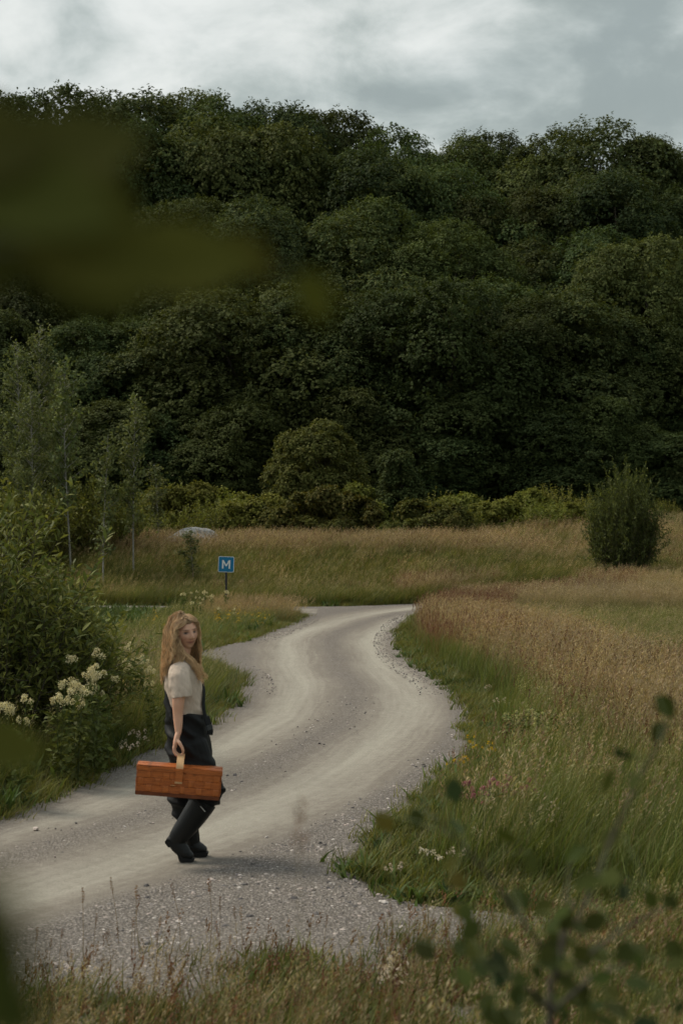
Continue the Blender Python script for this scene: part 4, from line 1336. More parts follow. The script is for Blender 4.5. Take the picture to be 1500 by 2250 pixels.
MTEE = cloth_mat('tshirt_cotton', (0.56, 0.46, 0.38), 0.9, 16, 0.5, 0.1, (1.6, 1, 0.7))
MWAD = cloth_mat('wader_rubber', (0.006, 0.0066, 0.0075), 0.6, 11, 0.3, 0.22, (1, 1, 1.6))
MBOOT = cloth_mat('boot_rubber', (0.007, 0.008, 0.008), 0.45, 10, 0.25, 0.3)
MSOLE = simple_mat('boot_sole', (0.010, 0.010, 0.010), 0.7, 0.2, 40)

tee = union('tshirt', [
    limb([(0.005, 0, 0.93), (0.003, 0, 0.99), (-0.008, 0, 1.07), (-0.018, 0, 1.15), (-0.026, 0, 1.22), (-0.036, 0, 1.29), (-0.036, 0, 1.335), (-0.034, 0, 1.365)],
         [0.122, 0.120, 0.120, 0.127, 0.124, 0.102, 0.080, 0.062], [0.15, 0.152, 0.158, 0.172, 0.178, 0.168, 0.115, 0.07], n=30, sides=32, round_=(False, False)),
    limb([(-0.036, -0.10, 1.305), (-0.036, -0.165, 1.275), (-0.026, -0.205, 1.20), (-0.018, -0.222, 1.15), (-0.014, -0.226, 1.116)], [0.066, 0.074, 0.074, 0.070, 0.069], [0.052, 0.06, 0.058, 0.056, 0.057], n=18, sides=24, round_=(True, False)),
    limb([(-0.036, 0.10, 1.305), (-0.036, 0.165, 1.275), (-0.020, 0.205, 1.20), (-0.01, 0.215, 1.12)], [0.066, 0.072, 0.068, 0.066], [0.05, 0.058, 0.056, 0.056], n=18, sides=24, round_=(True, False)),
    limb([(0.045, -0.07, 1.165), (0.062, -0.07, 1.16)], [0.05, 0.035], [0.055, 0.04], n=6), limb([(0.045, 0.07, 1.165), (0.062, 0.07, 1.16)], [0.05, 0.035], [0.055, 0.04], n=6)], 0.006, 3, MTEE)
co = get_co(tee); no = get_no(tee)
fold = np.sin(co[:, 2] * 75 + co[:, 0] * 60 + 5 * fbm(co[:, 0] * 8, co[:, 2] * 8, 3, 2)) * np.exp(-((co[:, 2] - 1.0) / 0.06) ** 2) * 0.004
fold += (fbm(co[:, 0] * 14 + co[:, 2] * 9, co[:, 2] * 7 + co[:, 1] * 12, 12, 3) - 0.5) * 0.02
set_co(tee, co + no * fold[:, None])
link('tshirt', tee, person)

wad = union('waders', [
    limb([(0.028, 0, 0.70), (0.014, 0, 0.80), (0.006, 0, 0.89), (0.002, 0, 0.955), (0.002, 0, 0.99)], [0.150, 0.150, 0.140, 0.134, 0.131], [0.175, 0.178, 0.172, 0.165, 0.160], n=20, sides=32, round_=(True, False)),
    limb([(-0.075, 0, 0.95), (-0.085, 0, 1.04), (-0.108, 0, 1.13), (-0.130, 0.005, 1.20), (-0.138, 0.01, 1.245)], [0.068, 0.058, 0.042, 0.028, 0.022], [0.135, 0.12, 0.095, 0.062, 0.03], n=20, sides=24),
    limb([(0.035, -0.085, 0.78), (0.085, -0.09, 0.64), (0.150, -0.088, 0.505), (0.160, -0.086, 0.46)], [0.120, 0.116, 0.102, 0.096], [0.10, 0.10, 0.09, 0.085]),
    limb([(0.158, -0.086, 0.475), (0.118, -0.085, 0.41), (0.085, -0.085, 0.36)], [0.096, 0.088, 0.078], [0.085, 0.08, 0.072]),
    limb([(0.015, 0.09, 0.80), (-0.012, 0.095, 0.62), (-0.030, 0.10, 0.47), (-0.034, 0.10, 0.385), (-0.016, 0.10, 0.30), (0.0, 0.10, 0.25)], [0.118, 0.105, 0.092, 0.090, 0.080, 0.062], [0.10, 0.095, 0.085, 0.08, 0.07, 0.06])], 0.006, 3, MWAD)
co = get_co(wad); no = get_no(wad)
dg_ = co[:, 2] * 1.0 + co[:, 0] * 0.75
f1 = (np.sin(dg_ * 52 + 7 * fbm(co[:, 0] * 4 - co[:, 2] * 3, co[:, 1] * 5 + co[:, 2] * 2, 22, 2)) * 0.5 + 0.5) ** 2 * 0.020 * sstep(0.35, 0.7, fbm(co[:, 0] * 5 + 3, co[:, 2] * 5 + co[:, 1] * 4, 41, 2) + 0.25 * (co[:, 2] < 0.5))
f2 = (fbm(co[:, 0] * 9 + co[:, 2] * 7, co[:, 2] * 8 - co[:, 1] * 9, 29, 2) - 0.5) * 0.014
set_co(wad, co + no * (f1 - 0.003 + f2)[:, None])
wo_ = link('waders', wad, person)


def ribbon(name, path, normal, width, thick, mat, parent, n=30):
    C = catmull(np.asarray(path, dtype=float), n); Nn = norm(catmull(np.asarray(normal, dtype=float), n))
    T = norm(np.gradient(C, axis=0)); S = norm(np.cross(T, Nn)); Nn = np.cross(S, T)
    V = []
    for sg, tg in ((-1, -1), (1, -1), (1, 1), (-1, 1)):
        V.append(C + S * sg * width / 2 + Nn * tg * thick / 2)
    V = np.stack(V, 1).reshape(-1, 3)
    Fs = []
    for i in range(n - 1):
        for j in range(4):
            Fs.append([i * 4 + j, i * 4 + (j + 1) % 4, i * 4 + 4 + (j + 1) % 4, i * 4 + 4 + j])
    Fs.append([3, 2, 1, 0]); Fs.append([4 * n - 4, 4 * n - 3, 4 * n - 2, 4 * n - 1])
    me = bpy.data.meshes.new(name); me.from_pydata([tuple(v) for v in V], [], Fs); me.materials.append(mat); me.validate()
    bm = bmesh.new(); bm.from_mesh(me); bmesh.ops.recalc_face_normals(bm, faces=bm.faces[:]); bm.to_mesh(me); bm.free()
    return link(name, me, parent)


ribbon('strap', [(-0.155, 0.0, 1.20), (-0.155, 0.03, 1.27), (-0.115, 0.07, 1.345), (-0.04, 0.10, 1.365), (0.045, 0.085, 1.315), (0.098, 0.03, 1.235), (0.121, -0.03, 1.15), (0.120, -0.070, 1.06), (0.132, -0.088, 0.965)],
       [(-1, 0, 0.1), (-1, 0, 0.5), (-0.6, 0, 1), (0, 0.1, 1), (0.8, 0, 0.8), (1, -0.3, 0.3), (1, -0.6, 0), (0.9, -0.7, 0.1), (0.85, -0.75, 0.0)], 0.028, 0.004, MWAD, wo_, 40)
st_ = ribbon('strap', [(0.142, -0.092, 0.975), (0.156, -0.10, 0.93), (0.168, -0.104, 0.885), (0.165, -0.108, 0.855)], [(0.7, -0.8, 0), (0.7, -0.8, 0), (0.7, -0.8, 0.1), (0.7, -0.8, 0)], 0.045, 0.006, MWAD, wo_, 14)
bk = link('buckle', box_mesh('buckle', 0.05, 0.012, 0.035, simple_mat('buckle_plastic', (0.05, 0.055, 0.06), 0.3, 0.1, 20), 0.004), wo_)
bk.location = (0.163, -0.110, 0.905); bk.rotation_euler = (0, R(-12), R(40))


def prism(name, prof, y0, y1, mat, parent, bevel=0.004):
    bm = bmesh.new()
    f = bm.faces.new([bm.verts.new((x, y0, z)) for x, z in prof])
    ex = bmesh.ops.extrude_face_region(bm, geom=[f])
    bmesh.ops.translate(bm, verts=[g for g in ex['geom'] if isinstance(g, bmesh.types.BMVert)], vec=(0, y1 - y0, 0))
    bmesh.ops.recalc_face_normals(bm, faces=bm.faces[:])
    if bevel: bmesh.ops.bevel(bm, geom=bm.edges[:], offset=bevel, segments=2, affect='EDGES', clamp_overlap=True)
    me = bpy.data.meshes.new(name); bm.to_mesh(me); bm.free(); me.materials.append(mat)
    return link(name, me, parent)


# near boot: heel lifted, weight on the toes
bn_ = union('boot', [
    limb([(0.126, -0.085, 0.412), (0.083, -0.085, 0.345), (0.025, -0.085, 0.262), (-0.030, -0.085, 0.190), (-0.058, -0.085, 0.150)], [0.092, 0.088, 0.079, 0.068, 0.060], [0.082, 0.080, 0.072, 0.060, 0.050], n=24, sides=24, round_=(False, True)),
    limb([(-0.092, -0.085, 0.142), (-0.060, -0.085, 0.120), (-0.022, -0.086, 0.078), (0.004, -0.088, 0.052), (0.028, -0.088, 0.037)], [0.040, 0.054, 0.050, 0.043, 0.032], [0.040, 0.045, 0.046, 0.046, 0.038], n=20, sides=20),
    ], 0.005, 3, MBOOT)
bo1 = link('boot', bn_, person)
prism('sole', [(-0.120, 0.160), (-0.138, 0.133), (-0.108, 0.096), (-0.090, 0.107), (-0.052, 0.052), (-0.040, 0.010), (-0.032, 0.0), (0.050, 0.0), (0.064, 0.014), (0.052, 0.022), (-0.012, 0.030), (-0.038, 0.075), (-0.085, 0.130)], -0.128, -0.045, MSOLE, bo1)
ribbon('boot_band', [(0.106, -0.170, 0.385), (0.122, -0.166, 0.366), (0.138, -0.156, 0.345)], [(0.2, -1, 0)] * 3, 0.006, 0.003, simple_mat('reflex', (0.45, 0.46, 0.46), 0.4, 0.05, 20), bo1, 6)
bf_ = union('boot', [
    limb([(-0.006, 0.10, 0.36), (0.004, 0.10, 0.26), (0.022, 0.10, 0.17), (0.032, 0.10, 0.10)], [0.066, 0.063, 0.055, 0.053], [0.066, 0.063, 0.053, 0.046], n=20, sides=24, round_=(False, True)),
    limb([(-0.006, 0.10, 0.058), (0.035, 0.10, 0.066), (0.075, 0.102, 0.056), (0.104, 0.104, 0.044)], [0.040, 0.050, 0.042, 0.032], [0.040, 0.044, 0.046, 0.038], n=18, sides=20)], 0.005, 3, MBOOT)
bo2 = link('boot', bf_, person)
prism('sole', [(-0.048, 0.04), (-0.050, 0.0), (0.012, 0.0), (0.016, 0.010), (0.035, 0.010), (0.045, 0.0), (0.125, 0.0), (0.142, 0.018), (0.138, 0.032), (0.06, 0.034)], 0.058, 0.148, MSOLE, bo2)

# --- hair: wavy strands that fall from the scalp, over head, neck and shoulders
rng = np.random.default_rng(12)
ns, steps, ds = 2600, 32, 0.0125
roots = []
while len(roots) < ns:
    d = norm(rng.normal(0, 1, 3))
    p = d * np.array([0.077, 0.097, 0.117])
    hl = 0.070 + 0.012 * abs(p[0]) / 0.07            # hairline over the forehead
    if p[2] < -0.035 and p[1] < 0.02: continue
    if p[1] < -0.022 and p[2] < hl - 0.6 * max(0, abs(p[0]) - 0.058): continue
    if p[2] < -0.07: continue
    roots.append(p)
p = np.array(roots)
part_x = 0.012
sgn = np.where(p[:, 0] + rng.normal(0, 0.004, ns) > part_x, 1.0, -1.0)
Pw = [p.copy()]
down = MH.T @ np.array([0, 0, -1.0])
v = norm(np.stack([sgn * 0.9, np.full(ns, 0.12), np.full(ns, 0.25)], 1) + norm(p) * 0.5)
clump = np.floor((np.arctan2(p[:, 0], -p[:, 1]) + PI) / 0.23) + 31 * np.floor((p[:, 2] + 0.1) / 0.05)
cph = (np.sin(clump * 12.9898) * 43758.5453) % 6.283
cam_amp = 0.5 + 0.5 * ((np.sin(clump * 7.13) * 9173.1) % 1)
length = rng.uniform(0.78, 1.0, ns) * (0.88 + 0.12 * ((np.sin(clump * 3.3) * 517.7) % 1)) * np.where(sgn > 0, 0.325, 0.345)
alive_len = np.zeros(ns)
radv = np.array([0.080, 0.100, 0.120])
loose = rng.uniform(0, 1, ns) ** 1.6
puff = 1.0 + np.where(sgn > 0, 0.05, 0.27) * rng.uniform(0, 1, ns) ** 1.5 * np.clip(0.25 + (p[:, 1] + 0.02) / 0.05, 0.1, 1)
for k in range(steps - 1):
    q = k / steps
    out = norm(p / radv ** 2)
    face_in = (p[:, 1] < -0.052) & (np.abs(p[:, 0]) < 0.082) & (p[:, 2] < 0.085) & (p[:, 2] > -0.105)
    acc_ = down[None] * 0.42 + out * (0.10 * (1 - q))[..., None] if False else down[None] * 0.40 + out * 0.06
    wave = np.sin(k * 0.62 + cph) * (0.16 + 0.75 * q) * cam_amp
    wave2 = np.cos(k * 0.55 + cph * 1.7) * (0.12 + 0.62 * q) * cam_amp
    sidev = norm(np.cross(out, down[None]))
    acc_ = acc_ + sidev * wave[:, None] * 0.5 + out * wave2[:, None] * 0.4
    acc_[face_in, 0] += sgn[face_in] * 0.75
    acc_[face_in, 1] += 0.05
    acc_ += rng.normal(0, 0.03, (ns, 3)) + loose[:, None] * rng.normal(0, 0.10, (ns, 3))
    v = norm(v * 0.72 + acc_ * 0.75)
    stepl = length / (steps - 1)
    p = p + v * stepl[:, None]
    e = np.linalg.norm(p / (radv * puff[:, None]), axis=1)
    m = e < 1
    p[m] = p[m] / e[m][:, None]
    # shoulders and back, in person axes
    W = p * HSC @ MH.T + HEADC
    for c0, rads in ((np.array([-0.034, 0.0, 1.24]), np.array([0.132, 0.205, 0.150])), (np.array([-0.022, -0.008, 1.40]), np.array([0.068, 0.068, 0.12]))):
        dd = (W - c0) / rads; e = np.linalg.norm(dd, axis=1); m = e < 1.04
        W[m] = c0 + dd[m] / e[m][:, None] * 1.04 * rads
    p = (W - HEADC) @ MH / HSC
    Pw.append(p.copy())
S = np.stack(Pw, 1)                                                # strand, step, xyz in head axes
S = S * HSC @ MH.T + HEADC
# soft waves, shared by the strands of a lock
tt_ = np.linspace(0, 1, steps)[None, :]
amp_ = (tt_ ** 0.8) * (0.006 + 0.012 * cam_amp[:, None])
ang_ = tt_ * length[:, None] / (0.075 + 0.03 * cam_amp[:, None]) * 2 * PI + cph[:, None]
S[:, :, 0] += np.sin(ang_) * amp_; S[:, :, 1] -= np.abs(np.cos(ang_ * 0.9 + 1.0)) * amp_ * 0.7
lim_ = 0.078 + 0.012 * sstep(1.36, 1.24, S[:, :, 2]) if False else 0.076
S[:, :, 0] = np.where(S[:, :, 0] > lim_, lim_ + (S[:, :, 0] - lim_) * 0.35, S[:, :, 0])
S[:, :, 0] = np.where(S[:, :, 0] < -0.16, -0.16 + (S[:, :, 0] + 0.16) * 0.5, S[:, :, 0])
# gather strands into locks
cid, inv = np.unique(clump * 2 + (sgn > 0), return_inverse=True)
cent = np.zeros((len(cid), steps, 3)); cnt = np.zeros(len(cid))
np.add.at(cent, inv, S); np.add.at(cnt, inv, 1); cent /= cnt[:, None, None]
pull = (np.linspace(0, 1, steps) ** 1.2 * 0.62)[None, :, None] * (1 - 0.9 * loose)[:, None, None]
S = S * (1 - pull) + cent[inv] * pull
# locks that fall over the near side of the neck and in front of the shoulder
GUIDES = [([(-0.066, -0.070, 1.600), (-0.074, -0.088, 1.530), (-0.066, -0.094, 1.455), (-0.040, -0.115, 1.385), (-0.052, -0.140, 1.325), (-0.078, -0.150, 1.275)], 130),
          ([(-0.060, -0.078, 1.490), (-0.040, -0.086, 1.430), (0.010, -0.104, 1.375), (0.062, -0.105, 1.320), (0.088, -0.098, 1.270), (0.106, -0.092, 1.225)], 120),
          ([(-0.075, -0.060, 1.600), (-0.092, -0.080, 1.530), (-0.100, -0.090, 1.450), (-0.098, -0.105, 1.380), (-0.120, -0.110, 1.320), (-0.140, -0.100, 1.255)], 130)]
EX = []; EI = []
for gi_, (gd, cnt_) in enumerate(GUIDES):
    gpath = catmull(np.array(gd), steps)
    for sub in range(4):
        o1 = rng.normal(0, 0.010, 3); o2 = rng.normal(0, 0.016, 3); ph_ = rng.uniform(0, 6.28); wl_ = rng.uniform(0.07, 0.10); am = rng.uniform(0.005, 0.011)
        for _ in range(cnt_ // 4):
            tq_ = np.linspace(0, 1, steps)[:, None]
            q = gpath + o1 * (1 - tq_) + o2 * tq_ + rng.normal(0, 0.0065, 3) * (1 - 0.4 * tq_) + rng.normal(0, 0.007, 3) * tq_
            w_ = tq_[:, 0] * 0.36 / wl_ * 2 * PI + ph_ + rng.normal(0, 0.25)
            q[:, 0] += np.sin(w_) * am * tq_[:, 0] ** 0.6; q[:, 1] -= np.abs(np.cos(w_)) * am * 0.6
            EX.append(q); EI.append(900 + gi_ * 11 + sub * 3)
S = np.concatenate([S, np.array(EX)]); inv = np.concatenate([inv, np.array(EI)]); ns = len(S)
paths = S; sides = 3
T = norm(np.gradient(paths, axis=1)); U = norm(np.cross(T, np.array([0.3, 0.9, 0.2]))); W = np.cross(T, U)
rad = (np.linspace(1, 0.35, steps) * 0.0021)[None, :, None] * rng.uniform(0.6, 1.25, (ns, 1, 1))
V = np.stack([paths + (U * math.cos(a) + W * math.sin(a)) * rad for a in (0, 2.094, 4.189)], 2)      # ns, steps, 3, xyz
base = (np.arange(ns) * steps * 3)[:, None, None]; i = (np.arange(steps - 1) * 3)[None, :, None]; j = np.arange(3)[None, None]; j2 = (j + 1) % 3
Fq = np.stack([base + i + j, base + i + j2, base + i + 3 + j2, base + i + 3 + j], -1).reshape(-1, 4)
tq = np.linspace(0, 1, steps)[None, :, None]
cA = np.array([0.44, 0.295, 0.175]); cB = np.array([0.74, 0.48, 0.25])
lockv = (0.78 + 0.5 * ((np.sin(inv * 5.7) * 311.7) % 1))[:, None, None] * rng.uniform(0.8, 1.2, (ns, 1, 1))
cc = (cA * (1 - tq ** 0.8) + cB * tq ** 0.8) * lockv
cc = np.repeat(cc[:, :, None, :], 3, 2).reshape(-1, 3)
m_hair, t, b = new_mat('hair')
a_ = N(t, 'ShaderNodeAttribute', attribute_name='Col'); t.links.new(a_.outputs['Color'], b.inputs['Base Color'])
b.inputs['Roughness'].default_value = 0.5; b.inputs['Specular IOR Level'].default_value = 0.35
link('hair', npmesh('hair', V.reshape(-1, 3), Fq, m_hair, np.clip(cc, 0.02, 1), smooth=True), person)

# ------------------------------------------------------------------ woven basket
MW = []
for k, c_ in enumerate([(0.40, 0.110, 0.021), (0.43, 0.122, 0.024), (0.36, 0.096, 0.018), (0.40, 0.112, 0.022)]):
    m, t, b = new_mat('stained_chip_wood')
    tcn = N(t, 'ShaderNodeTexCoord'); mp = N(t, 'ShaderNodeMapping'); mp.inputs['Scale'].default_value = (6, 30, 60) if k < 3 else (60, 30, 6)
    t.links.new(tcn.outputs['Object'], mp.inputs['Vector'])
    nz = N(t, 'ShaderNodeTexNoise', i_Scale=1.6, i_Detail=6.0, i_Distortion=1.2); t.links.new(mp.outputs[0], nz.inputs['Vector'])
    c2 = ramp(t, nz.outputs['Fac'], [(0.25, tuple(x * 0.55 for x in c_)), (0.5, c_), (0.8, tuple(x * 1.3 for x in c_))])
    kn = N(t, 'ShaderNodeTexVoronoi', i_Scale=9.0); t.links.new(tcn.outputs['Object'], kn.inputs['Vector'])
    c2 = mixc(t, ramp(t, kn.outputs['Distance'], [(0.05, 0.8), (0.16, 0.0)]), c2, tuple(x * 0.28 for x in c_))
    t.links.new(c2, b.inputs['Base Color']); b.inputs['Roughness'].default_value = 0.48; b.inputs['Specular IOR Level'].default_value = 0.4
    MW.append(m)
MDARK = simple_mat('basket_inside', (0.05, 0.017, 0.007), 0.8, 0.3, 20)
MBASE = simple_mat('basket_base_wood', (0.13, 0.036, 0.011), 0.6, 0.3, 14)
MHANDLE = simple_mat('pale_handle_wood', (0.60, 0.37, 0.19), 0.55, 0.15, 25)
BW, BD, BH = 0.552, 0.20, 0.180
basket = empty('woven_basket', (PX - 0.020, PY - 0.255, PZ + 0.612 + DZ))
basket.rotation_euler = (0, R(4.8), R(3))
tag(basket, 'orange brown woven chip basket with lid held by the walking woman', 'basket')
# local origin: centre of the top rim; body hangs below
core = link('inner_box', box_mesh('inner_box', BW - 0.02, BD - 0.02, BH - 0.02, MDARK, 0.004, -BH / 2 - 0.0), basket)
NX, NYc, NR = 10, 4, 3
rowh = 0.0462; ztop = -0.031


def strip(name, axis_len, height_, cells, phase, amp, mat, face, offs, vertical):
    """one woven strip: a thin wavy band; face 0 front,1 back,2 left,3 right"""
    n = cells * 10 + 1
    s_ = np.linspace(-0.5, 0.5, n)
    w = amp * np.tanh(3.2 * np.sin((s_ + 0.5) * cells * PI + phase * PI)) + 0.0012 * (0 if vertical else 1)
    V = []; th = 0.0016
    for q, ww in zip(s_, w):
        for a_2, dpt in ((-1, -th), (1, -th), (1, th), (-1, th)):
            if vertical: u, z = offs + a_2 * height_ / 2, q * axis_len + ztop - NR * rowh / 2 + 0.0
            else: u, z = q * axis_len, offs + a_2 * height_ / 2
            d = ww + dpt
            V.append({0: (u, -BD / 2 - d, z), 1: (u, BD / 2 + d, z), 2: (-BW / 2 - d, u, z), 3: (BW / 2 + d, u, z)}[face])
    Fs = [[i * 4 + j, i * 4 + (j + 1) % 4, i * 4 + 4 + (j + 1) % 4, i * 4 + 4 + j] for i in range(n - 1) for j in range(4)] + [[3, 2, 1, 0], [4 * n - 4, 4 * n - 3, 4 * n - 2, 4 * n - 1]]
    me = bpy.data.meshes.new(name); me.from_pydata(V, [], Fs); me.materials.append(mat); me.validate()
    bm = bmesh.new(); bm.from_mesh(me); bmesh.ops.recalc_face_normals(bm, faces=bm.faces[:]); bm.to_mesh(me); bm.free()
    return link(name, me, basket)


rb = random.Random(3)
for face in range(4):
    W_ = BW if face < 2 else BD; nc = NX if face < 2 else NYc
    for r_ in range(NR):
        strip('horizontal_strip', W_ - 0.004, rowh * 0.95, nc, r_ % 2, 0.0010, MW[rb.randrange(3)], face, ztop - (r_ + 0.5) * rowh, False)
    for c_ in range(nc):
        strip('vertical_strip', NR * rowh, W_ / nc * rb.uniform(0.5, 0.72), NR, (c_ + 1) % 2, 0.0036, MW[rb.choice([0, 1, 3])], face, (c_ + 0.5) / nc * W_ - W_ / 2, True)
for sy in (-1, 1):
    o = link('rim', box_mesh('rim', BW + 0.012, 0.006, 0.030, MW[0], 0.002, -0.016), basket); o.location = (0, sy * (BD / 2 + 0.008), 0)
    o = link('base_band', box_mesh('base_band', BW - 0.002, 0.007, 0.024, MBASE, 0.002, 0), basket); o.location = (0, sy * (BD / 2 + 0.006), -BH - 0.001)
for sx in (-1, 1):
    o = link('rim', box_mesh('rim', 0.006, BD + 0.004, 0.030, MW[1], 0.002, -0.016), basket); o.location = (sx * (BW / 2 + 0.004), 0, 0)
    o = link('base_band', box_mesh('base_band', 0.007, BD + 0.002, 0.024, MBASE, 0.002, 0), basket); o.location = (sx * (BW / 2 - 0.001), 0, -BH - 0.001)
link('bottom', box_mesh('bottom', BW - 0.006, BD - 0.004, 0.010, MBASE, 0.002, -BH - 0.006), basket)
for k in range(6):
    wv = BD / 6
    o = link('lid_strip', box_mesh('lid_strip', BW + 0.004 * rb.uniform(-1, 1), wv * 0.93, 0.004, MW[k % 3], 0.001), basket)
    o.location = (0, -BD / 2 + (k + 0.5) * wv, 0.001 + rb.uniform(0, 0.002)); o.rotation_euler = (0, R(rb.uniform(-0.4, 0.4)), 0)
hp = [(0.0, -BD / 2 - 0.013, -0.10), (0.0, -BD / 2 - 0.013, -0.02), (0.0, -BD / 2 + 0.006, 0.028), (0.0, -0.050, 0.068), (0.0, 0, 0.080), (0.0, 0.050, 0.068), (0.0, BD / 2 - 0.006, 0.028), (0.0, BD / 2 + 0.013, -0.02), (0.0, BD / 2 + 0.013, -0.10)]
hn = [(0, -1, 0), (0, -1, 0), (0, -1, 0.4), (0, -0.5, 1), (0, 0, 1), (0, 0.5, 1), (0, 1, 0.4), (0, 1, 0), (0, 1, 0)]
hd = ribbon('handle', hp, hn, 0.048, 0.005, MHANDLE, basket, 48)
o = link('handle_strap', box_mesh('handle_strap', 0.05, 0.004, 0.085, MW[1], 0.001, -0.045), basket); o.location = (0, -BD / 2 - 0.018, 0)
o = link('catch', box_mesh('catch', 0.030, 0.004, 0.004, MHANDLE, 0.001, 0), basket); o.location = (-0.035, -BD / 2 - 0.009, -0.115)
# ------------------------------------------------------------------ leaves that are pieces of their own
def leaf_mesh(name, L, W, mat, color, fold=0.2, curl=0.12, rnd=0.0):
    """oval leaf along +x, face up +z, with a midrib fold"""
    xs = np.linspace(0, 1, 6); V = []
    for k, q in enumerate(xs):
        w = math.sin(PI * min(0.98, max(0.02, q ** (0.85 + rnd)))) ** 0.75 * W / 2
        z = -curl * L * q * q
        V += [(q * L, -w, z + fold * w), (q * L, 0, z), (q * L, w, z + fold * w)]
    Fq = []
    for k in range(5):
        for j in range(2):
            Fq.append((k * 3 + j, k * 3 + j + 1, k * 3 + 4 + j, k * 3 + 3 + j))
    return npmesh(name, np.array(V), np.array(Fq), mat, np.tile(np.array(color), (len(V), 1)), smooth=True)


def orient(d, up):
    d = Vector(d).normalized(); u = Vector(up)
    u = (u - d * u.dot(d)); u = u.normalized() if u.length > 1e-4 else d.orthogonal().normalized()
    return Matrix((d, u.cross(d), u)).transposed().to_quaternion()


# ------------------------------------------------------------------ willow shrubs on the left verge
WIL = (0.105, 0.132, 0.038); WIL2 = (0.175, 0.19, 0.052)
wl = [leaf_mesh('leaf', 0.10, 0.030, MAT_LEAF, c_, 0.2, 0.15) for c_ in (WIL, WIL2, (0.09, 0.115, 0.036))]


def willow(seed, px, Y, H, spread_, n, keepn, label, rot=0.0, group=None, lean=(0, 0)):
    rng = np.random.default_rng(seed)
    lm, stm, (Pp, Oo) = shoot_shrub(seed, n, H, spread_, 0.10, 0.030, 0.030, WIL, WIL2, 0.5, 0.9, 0.04, lean=lean, jit=0.4, twigs=4, hpow=0.9)
    X = (px - MID) / FPX * Y
    e = empty('willow_shrub', (X, Y, float(height(np.array([X]), np.array([Y]))[0]) - 0.02), rot)
    tag(e, label, 'shrub', group)
    bpy.data.meshes.remove(lm)
    score = Pp[:, 2] / H + 0.25 * (-Pp[:, 1] / spread_) + 0.3 * np.hypot(Pp[:, 0], Pp[:, 1]) / spread_ + rng.normal(0, 0.08, len(Pp))
    pick = np.argsort(-score)[:keepn]
    rest = np.ones(len(Pp), bool); rest[pick] = False
    V, Fq = leaf_quads(rng, Pp[rest], Oo[rest], 0.10, 0.030, 0.5, 0.4)
    tag(link('foliage', npmesh('foliage', V, Fq, MAT_LEAF, leaf_cols(rng, rest.sum(), WIL, 0.2, WIL2, 0.5)), e), kind='stuff')
    link('stem', stm, e)
    for i in pick:
        o = link('leaf', wl[rng.integers(0, 3)], e)
        d = Oo[i] + rng.normal(0, 0.35, 3)
        o.location = Pp[i]; o.rotation_mode = 'QUATERNION'
        o.rotation_quaternion = orient(d, norm(np.array([0, 0, 1.0]) + rng.normal(0, 0.4, 3)))
        o.scale = [rng.uniform(0.75, 1.25)] * 3
    return e


willow(201, -10, 17.2, 2.72, 0.95, 115, 300, 'tallest willow shrub on the left verge, with bright shoots at its top', group=None)
willow(202, 95, 18.2, 2.02, 0.85, 105, 160, 'dense rounded willow shrub beside the tallest one on the verge', 0.5)
willow(203, 172, 20.0, 1.45, 0.6, 80, 80, 'low willow shrub nearest the flowering meadowsweet on the left verge', 1.2)
willow(204, -190, 17.5, 2.5, 0.95, 90, 40, 'willow shrub at the outer end of the left verge thicket', 2.0)

# ------------------------------------------------------------------ flowering plants
CREAM = (0.66, 0.60, 0.40)


def blossom(rng, c, r, n, size, color):
    d = norm(rng.normal(0, 1, (n, 3)) + np.array([0, 0, 0.4])); p = c + d * r * rng.uniform(0.3, 1, (n, 1)) ** 0.5 * np.array([1, 1, 1.15])
    V, Fq = leaf_quads(rng, p, d, size, size * 0.9, 0.4, 0.8)
    return V, Fq, leaf_cols(rng, n, color, 0.12)


def meadowsweet(seed, H, nstem, spread_, heads_per=3, hr=0.028, color=CREAM, spike=False):
    rng = np.random.default_rng(seed)
    stems = []; rads = []; heads_ = []; LV = []
    for i in range(nstem):
        az = rng.uniform(0, 2 * PI); r = spread_ * rng.uniform(0.2, 1); h = H * rng.uniform(0.78, 1.0)
        tip = np.array([math.cos(az) * r, math.sin(az) * r, h])
        path = catmull(np.array([[0.2 * tip[0], 0.2 * tip[1], -0.03], [0.5 * tip[0], 0.5 * tip[1], h * 0.5], tip]), 8)
        stems.append(path); rads.append(np.linspace(0.005, 0.002, 8))
        k = max(6, int(h / 0.05)); q = rng.uniform(0.1, 0.88, k)
        pts = np.stack([np.interp(q, np.linspace(0, 1, 8), path[:, j]) for j in range(3)], 1)
        o_ = norm(rng.normal(0, 1, (k, 3)) * np.array([1, 1, 0.4]) + np.array([0, 0, 0.2]))
        pts = np.repeat(pts, 3, 0) + np.repeat(o_, 3, 0) * np.tile([0.0, 0.04, 0.08], k)[:, None]
        V, Fq = leaf_quads(rng, pts, np.repeat(o_, 3, 0), 0.075, 0.035, 0.6, 0.35)
        LV.append((V, Fq, leaf_cols(rng, len(pts), (0.10, 0.125, 0.035), 0.2)))
        hd_ = []
        for j in range(heads_per):
            if spike: c = tip + np.array([0, 0, -0.02 - 0.045 * j]); rr_ = hr * (0.5 + 0.15 * j)
            else: c = tip + rng.normal(0, hr * 1.1, 3) * np.array([1, 1, 0.8]) + np.array([0, 0, 0.01]); rr_ = hr * rng.uniform(0.6, 1.1)
            hd_.append(blossom(rng, c, rr_, 50, 0.013, color))
        heads_.append(join(hd_))
    tv, tf = tubes(stems, rads, 4)
    return npmesh('stem', tv, tf, MAT_STEM), npmesh('foliage', *join(LV)[:2], MAT_LEAF, join(LV)[2]), [npmesh('flower_head', v, f, MAT_FLOWER, c) for v, f, c in heads_]


